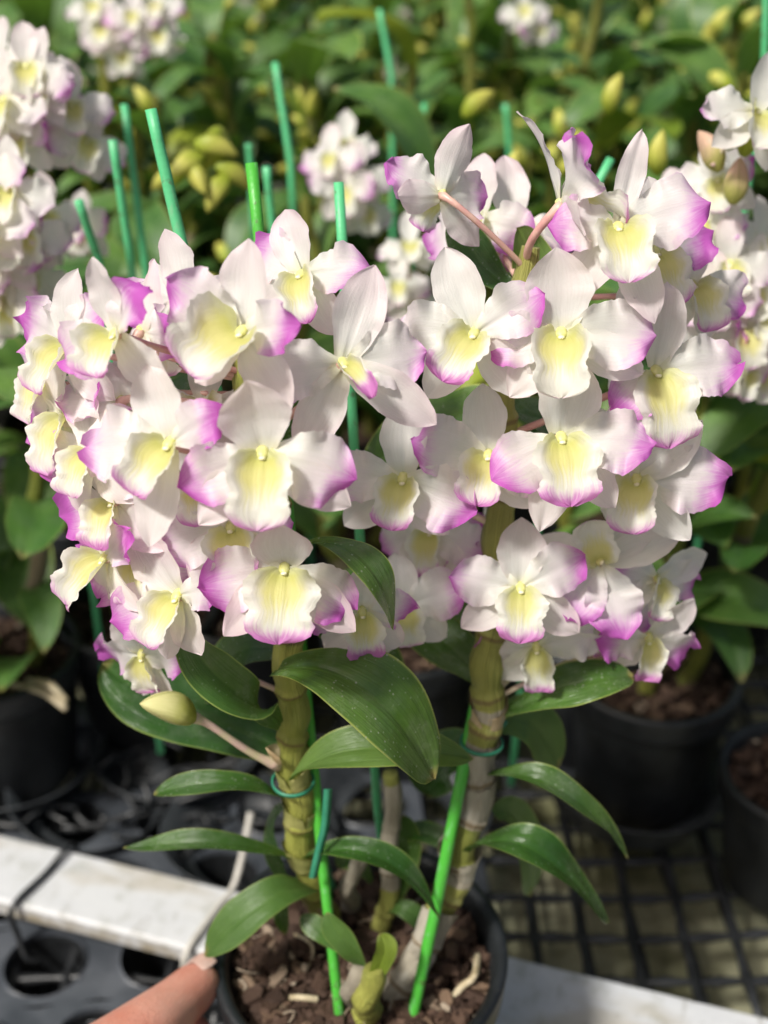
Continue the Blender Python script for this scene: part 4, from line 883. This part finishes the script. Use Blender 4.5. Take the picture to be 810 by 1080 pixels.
def far_plant(seed, label, group, loc, ncane=3, nleaf=11, nbud=5, h=(.26, .36), flowers=(), pot=True, lean=(0, 0), leafmin=.2, lime=.10, cat='orchid', merged=False):
    rnd = random.Random(seed); root = thing('potted_orchid', label, cat, loc, group)
    if pot:
        obj('pot', POTM, root); b = obj('potting_bark', CHIPM, root, T(Vector((0, 0, .094)))); b['kind'] = 'stuff'
    canes = []
    for c in range(ncane):
        a = 6.28 * c / ncane + rnd.uniform(-.5, .5); H = rnd.uniform(*h); r0 = rnd.uniform(.008, .028)
        p0 = Vector((r0 * math.cos(a), r0 * math.sin(a), .088)); tip = p0 + Vector((math.cos(a) * rnd.uniform(.02, .06) + lean[0], math.sin(a) * rnd.uniform(.02, .06) + lean[1], H))
        mid_ = p0.lerp(tip, .5) + Vector((rnd.uniform(-.01, .01), rnd.uniform(-.01, .01), 0))
        me, Q = cane_mesh([p0, p0.lerp(mid_, .5), mid_, tip], [.0062, .0052, .0035], [.12 * k + .06 for k in range(8)], [(rnd.uniform(0, .5), rnd.uniform(.2, .6))], 8, M['cane_far'], .14, rnd)
        co = obj('cane', me, root); canes.append(Q)
        ph = rnd.uniform(0, 6.28); fm = []
        for k in range(nleaf):
            t = leafmin + (0.98 - leafmin) * k / max(1, nleaf - 1); q = Q[int(t * (len(Q) - 1))]
            az = ph + math.pi * (k % 2) + rnd.uniform(-.5, .5); pit = rnd.uniform(-.75, .15) - .25 * t
            m = T(q) @ Matrix.Rotation(az, 4, 'Z') @ Matrix.Rotation(pit, 4, 'Y') @ Matrix.Rotation(rnd.uniform(-.3, .3), 4, 'X') @ Matrix.Diagonal((1, 1, 1, 1)) @ Matrix.Scale(rnd.uniform(.75, 1.25), 4)
            if merged: fm.append(m); continue
            obj('leaf', LEAFL if rnd.random() < lime else rnd.choice(LEAFM), co, m)
        if fm: obj('foliage', foliage_mesh(fm, rnd), co)
        for k in range(nbud):
            t = rnd.uniform(.55, 1.0); q = Q[int(t * (len(Q) - 1))]
            m = T(q) @ Matrix.Rotation(rnd.uniform(0, 6.28), 4, 'Z') @ Matrix.Rotation(rnd.uniform(-1.3, -.1), 4, 'Y') @ T(Vector((.007, 0, 0)))
            obj('bud', BUDM if rnd.random() < .5 else BUDS, root, m)
    for (px, py, Y, yaw, pit, rol, i, sc) in flowers:
        m = fframe(PY(px, py, Y), yaw, pit, rol); put_flower(i, root, T(-Vector(loc)) @ m, sc * .74)
    return root

# left neighbour with the blurred white cluster
pl = G(-6, 684, .111); Lloc = Vector((pl.x, pl.y, 0.003))
lf = [(28, 70, .66, 10, 0, 0, 0, 1), (75, 110, .67, 20, -5, 8, 1, 1), (5, 105, .65, -15, 0, 0, 2, 1), (20, 145, .655, -10, -5, 5, 3, 1), (0, 60, .68, -20, 4, 0, 1, .95), (45, 95, .66, 0, 5, -10, 3, .9),
      (10, 200, .60, -10, 0, 0, 2, 1), (25, 245, .60, 10, -10, 5, 0, 1), (0, 265, .60, -15, -5, 0, 1, 1.1), (30, 290, .61, 15, -8, -6, 2, 1.05), (8, 318, .60, -5, -15, 0, 3, 1), (48, 225, .62, 35, -5, 10, 1, .9), (5, 235, .61, 0, -5, 0, 3, 1.1), (-25, 290, .6, -30, 0, 0, 0, 1)]
_r = random.Random(61)
lf += [(_r.uniform(-20, 60), _r.uniform(175, 335), _r.uniform(.59, .64), _r.uniform(-35, 35), _r.uniform(-15, 10), _r.uniform(-15, 15), _r.randrange(4), _r.uniform(.95, 1.15)) for _ in range(8)]
lf += [(_r.uniform(-10, 95), _r.uniform(55, 150), _r.uniform(.65, .69), _r.uniform(-35, 35), _r.uniform(-15, 10), _r.uniform(-15, 15), _r.randrange(4), _r.uniform(.9, 1.1)) for _ in range(5)]
p1 = far_plant(11, 'neighbouring orchid at the left edge with a dense blurred column of white flowers', 'flowering orchids around the held one', Lloc, 3, 9, 0, (.26, .33), lf, leafmin=.03, lean=(.01, -.02), lime=.03)
mb = MB(); mb.tube(catmull([G(30, 718, .108) - Lloc, G(52, 722, .118) - Lloc, G(70, 740, .110) - Lloc], 6), [.0024] * 13, 8); mb.tube(catmull([G(12, 722, .108) - Lloc, G(45, 730, .112) - Lloc, G(70, 748, .104) - Lloc], 6), [.0022] * 13, 8)
obj('root', mb.mesh('root', M['root']), p1)
t = thing('pot_holder', 'black holder ring under the pot at the left edge', 'pot holder', (Lloc.x, Lloc.y, -.004), 'black plastic pot holders on the bench', HOLD)
# right neighbour
pr = G(690, 704, .111); Rloc = Vector((pr.x, pr.y, 0.003))
rf = [(_r.uniform(715, 815), _r.uniform(230, 400), _r.uniform(.555, .60), _r.uniform(-35, 35), _r.uniform(-25, 5), _r.uniform(-15, 15), _r.randrange(4), _r.uniform(.85, 1.0)) for _ in range(10)]
rf += [(797, 118, .56, 20, 5, -20, 2, 1.15), (758, 190, .585, -30, 0, 10, 3, .95), (742, 235, .58, -25, -10, 5, 1, .9), (770, 278, .565, -5, -8, 0, 0, .95), (755, 312, .56, -10, -12, 4, 1, .95), (790, 300, .57, 25, -8, -5, 2, .95), (745, 350, .57, -30, -14, 6, 3, .95), (785, 350, .56, 8, -14, 0, 0, 1),
      (768, 378, .565, -10, -25, 0, 1, 1), (800, 385, .57, 30, -20, 0, 2, .95), (735, 285, .59, -45, 0, 0, 2, .9), (800, 255, .585, 30, 0, 0, 3, .95), (715, 215, .60, -35, 5, 10, 0, .85)]
p2 = far_plant(12, 'flowering orchid in the black pot at right, its white flowers massed at the right edge', 'flowering orchids around the held one', Rloc, 3, 9, 0, (.24, .30), rf, leafmin=.25, lean=(.025, -.01), lime=.1)
for (px, py, Y, az, pt, me) in ((772, 215, .560, 1.2, -1.1, BUDK), (760, 180, .57, 2.4, -.8, BUDK), (783, 165, .57, .6, -1.2, BUDM)):
    obj('bud', me, p2, T(PY(px, py, Y) - Rloc) @ Matrix.Rotation(az, 4, 'Z') @ Matrix.Rotation(pt, 4, 'Y'))
t = thing('pot_holder', 'dark holder ring under the black pot at right, beside the held plant', 'pot holder', (Rloc.x - .008, Rloc.y - .006, -.003), 'black plastic pot holders on the bench', HOLD); t.rotation_euler = (R(-3), R(3), 0)
p3l = G(846, 812, .090); p3 = far_plant(13, 'orchid whose pot is cut off by the right edge, below the flower mass', 'flowering orchids around the held one', (p3l.x, p3l.y, -.004), 1, 6, 0, (.20, .22), [], leafmin=.3, lean=(.10, .03), lime=.1); p3.scale = (.86, .86, .86)

# rows behind
BUDG = 'budding orchids in the rows behind'
rows = [(.90, (-.42, -.27, -.13, .19, .31, .44)), (1.04, (-.46, -.31, -.16, -.01, .14, .29, .44)), (1.22, (-.52, -.36, -.20, -.04, .12, .28, .44)), (1.42, (-.56, -.38, -.20, -.02, .16, .34, .52)), (1.64, (-.62, -.44, -.26, -.08, .10, .28, .46, .64)), (1.90, (-.7, -.5, -.3, -.1, .1, .3, .5, .7)), (2.2, (-.8, -.57, -.34, -.1, .13, .36, .6, .82))]
shared = 'leafy green orchid with yellow-green buds among the plants of the rows behind'
PLR = random.Random(900); protos = {}
for ri, (Y, xs) in enumerate(rows):
    for ci, x in enumerate(xs):
        loc = (x + PLR.uniform(-.02, .02), Y + PLR.uniform(-.02, .02), .003 - PLR.uniform(0, .004))
        key = (ri * 3 + ci * 2) % 6 if ri > 1 else 10 + ci % 3 + 10 * ri
        if key in protos:
            o = copy_tree(protos[key]); o.location = loc; o.rotation_euler.z = PLR.uniform(0, 6.28); o.scale = [PLR.uniform(.92, 1.08)] * 3
        else:
            o = far_plant(300 + key, shared, BUDG, loc, (3, 4, 6)[min(ri, 2)], (8, 10, 12)[min(ri, 2)], (3, 9, 12)[min(ri, 2)], (.25, .36) if ri else (.18, .25), leafmin=.22, merged=ri > 1); protos[key] = o

# flowering individuals behind
def blooms(seed, label, loc, fl, **k): return far_plant(seed, label, 'flowering orchids around the held one', loc, k.get('nc', 2), k.get('nl', 5), k.get('nb', 1), k.get('h', (.26, .32)), fl, leafmin=.3)
q = PY(365, 190, .80); blooms(21, 'orchid with a white flower cluster right of the dangling yellow buds', (q.x, .86, .003), [(350, 165, .80, -15, 4, 0, 1, .95), (378, 185, .80, 15, 0, 5, 0, 1), (362, 200, .79, 0, -8, 0, 3, 1), (385, 220, .80, 20, -15, 0, 2, .9), (365, 150, .82, 0, 20, 0, 2, .9)])
q = PY(135, 40, 1.0); blooms(22, 'orchid with pale lilac flowers cut off at the top left of the photo', (q.x, 1.02, .003), [(110, 30, 1.0, -15, 4, 0, 0, 1), (140, 15, 1.0, 5, 4, 0, 1, 1), (165, 35, 1.0, 15, 0, 0, 2, 1), (130, 55, 1.0, 0, -10, 0, 3, 1), (165, 5, 1.01, 0, 10, 0, 1, 1), (100, 5, 1.01, 0, 10, 0, 2, 1)], h=(.36, .42))
q = PY(85, 235, .72); blooms(23, 'orchid opening a single cream and pink flower left of the twin green stakes', (q.x, .745, .003), [(88, 240, .72, -10, -4, 0, 3, .95), (70, 245, .72, -40, 0, 0, 1, .8)], nb=2, h=(.20, .26))
q = PY(555, 10, 1.15); blooms(24, 'orchid with one small white flower far back at the top middle', (q.x, 1.16, .003), [(552, 8, 1.15, 0, 0, 0, 2, 1), (568, 28, 1.15, 20, -10, 0, 1, .9)], h=(.38, .44))
q = PY(430, 260, .70); blooms(25, 'orchid with a shaded white flower in the gap between the two flower clusters', (q.x, .72, .003), [(432, 258, .70, 0, 20, 0, 2, .85), (438, 320, .72, 0, 10, 0, 0, .9), (420, 300, .72, 0, 10, 0, 1, .9)], h=(.18, .24))
q = PY(215, 165, .74); yl = blooms(26, 'orchid with plump dangling yellow buds behind the tallest green stake', (q.x, .76, .003), [], nc=2, nb=3, h=(.22, .28))
for k, (px, py) in enumerate(((205, 150), (222, 142), (238, 155), (215, 165), (200, 172), (228, 172), (212, 190), (195, 182), (240, 185))):
    obj('bud', BUDM, yl, T(PY(px, py, .735) - yl.location) @ Matrix.Rotation(k * 1.3, 4, 'Z') @ Matrix.Rotation(.35 + .2 * (k % 3), 4, 'Y') @ Matrix.Scale(1.15, 4))
q = PY(690, 170, .70); bl_ = blooms(27, 'orchid with upright yellow buds between the top flowers and the right edge', (q.x, .73, .003), [], nc=2, nb=3, h=(.20, .26))
for k, (px, py, tl) in enumerate(((693, 185, -1.5), (536, 205, -1.35), (488, 122, -.5), (640, 120, -1.2))):
    obj('bud', BUDM, bl_, T(PY(px, py, .70 if k < 2 else .8) - bl_.location) @ Matrix.Rotation(.4, 4, 'Z') @ Matrix.Rotation(tl, 4, 'Y') @ Matrix.Scale(1.1, 4))

# stakes of the rows behind
def bst(label, top, bot, Y0, Y1, mat='stake', r=.0022):
    a, b = PY(top[0], top[1], Y0), PY(bot[0], bot[1], Y1); dd = (a - b); t_ = (b.z - .09) / dd.z if dd.z else 0
    stick('plant_stake', label, 'plant stake', [Vector((b.x - dd.x * .5, b.y, min(.09, b.z - .03))), b, a], r, M[mat], SG)
bst('upright green stake in front of the blurred white flowers near the left edge', (40, 115), (43, 205), .69, .69)
bst('short slanted green stake behind the topmost left flower', (83, 212), (105, 278), .60, .61)
bst('green stake with a brown tip, left one of the two parallel stakes', (119, 148), (137, 270), .62, .62)
bst('long pale green stake, right one of the two parallel stakes', (131, 110), (152, 270), .70, .68)
bst('far green stake slanting above the dangling yellow buds', (290, 66), (306, 170), .82, .80)
bst('green stake close beside the grooved stake tip above the tall pink sepal', (281, 176), (288, 245), .66, .66)
bst('faint green stake at the top, left of the middle', (400, 10), (413, 78), .95, .94)
bst('green stake cut off at the top right corner', (809, -20), (806, 72), .72, .72)
bst('green stake slanting behind the upper right flowers', (644, 168), (600, 250), .60, .58)
bst('dim green stake far back behind the purple top flower', (448, 110), (436, 165), .9, .88)
bst('short green stake far back above the yellow buds, mostly hidden by leaves', (262, 152), (264, 172), .78, .78)
bst('thin green stake in the shaded gap above the middle flowers', (533, 110), (538, 165), .92, .92)

# ================================================================== THE HAND
bm_v = []; bm_e = []; bm_r = []
def chain(start, pts):
    prev = start
    for (p, r) in pts:
        bm_v.append(Vector(p)); bm_r.append(r)
        if prev is not None: bm_e.append((prev, len(bm_v) - 1))
        prev = len(bm_v) - 1
    return prev
TIP = PY(221, 1027, .396)
chain(None, [((-.250, .215, .030), .026)])
wr = 0
el_ = chain(wr, [((-.33, .10, -.02), .031), ((-.42, -.06, -.07), .038)])
pc = chain(wr, [((-.205, .255, .055), .027), ((-.172, .300, .068), .025)])
palm0 = pc - 1
th1 = PY(150, 1092, .352); th2 = PY(60, 1150, .318)
chain(palm0, [((th2.x - .008, th2.y - .008, th2.z), .0175), (th2, .0185), (th1.lerp(th2, .45), .0165), (th1, .0164), (th1.lerp(TIP, .25), .0146), (th1.lerp(TIP, .50), .0126), (th1.lerp(TIP, .80), .0120), (TIP, .0092)])
ctr = Vector((RIM.x, RIM.y, 0))
chain(pc, [((-.142, .322, .088), .0115), ((-.120, .352, .114), .0108), ((-.0905, .3845, .1225), .0100), ((-.0790, .360, .1160), .0094), ((-.0610, .343, .110), .0080)])
for k in range(1, 4):
    z = .112 - k * .021; kn = Vector((-.142 - .004 * k, .322 - .004 * k, .088 - .017 * k)); rp = .0650 - .003 * k
    ln = (1.0, 1.10, 1.03, .82)[k]; pts = [(kn, .0115 - .0007 * k)]
    for (a_, rr_) in ((215, .0105), (232, .0098), (245, .0092), (255, .0078)):
        aa = R(200 + (a_ - 200) * ln); pts.append((ctr + Vector((math.cos(aa) * (rp + .0095), math.sin(aa) * (rp + .0095), z - .002 * ((a_ - 215) / 40))), rr_ - .0006 * k))
    chain(pc, pts)
me = bpy.data.meshes.new('person'); o_ = bm_v[0].copy()
me.from_pydata([tuple(v - o_) for v in bm_v], bm_e, []); me.materials.append(M['skin'])
person = thing('person', 'bare hand reaching in at the lower left, thumb and fingers gripping the black pot', 'person', o_, me=me)
sk = person.modifiers.new('Skin', 'SKIN')
for i, r_ in enumerate(bm_r): me.skin_vertices[0].data[i].radius = (r_, r_)
me.skin_vertices[0].data[0].use_root = True
sk.branch_smoothing = .6; sk.use_smooth_shade = True
ss = person.modifiers.new('Subdivision', 'SUBSURF'); ss.levels = 2; ss.render_levels = 2
ax = (TIP - th1).normalized(); upn = (UPV * .75 + FRAME_N * .62 - RGT * .3); upn = (upn - ax * upn.dot(ax)).normalized(); sd_ = ax.cross(upn)
mb = MB(); P = []
for i in range(11):
    u = i / 10; row = []
    for j in range(11):
        v = -1 + j / 5; wv = .0062 * (1 - .25 * (2 * u - 1) ** 4) * (1 if u < .8 else math.sqrt(max(0, 1 - ((u - .8) / .22) ** 2)))
        row.append(sd_ * (v * wv) + ax * (u * .0125) + upn * (-.0030 * v * v - .0008 * u))
    P.append(row)
mb.grid(P, [[(0, 0)] * 11 for _ in P])
nb = th1.lerp(TIP, .78) + upn * .0121
nail = obj('nail', mb.mesh('nail', M['nail']), person, T(nb - o_))

# keep the per-object mesh data tidy
for i in range(len(PROTO_F)):
    if i not in USED:
        for ch in list(PROTO_F[i].children): bpy.data.objects.remove(ch)
        bpy.data.objects.remove(PROTO_F[i])
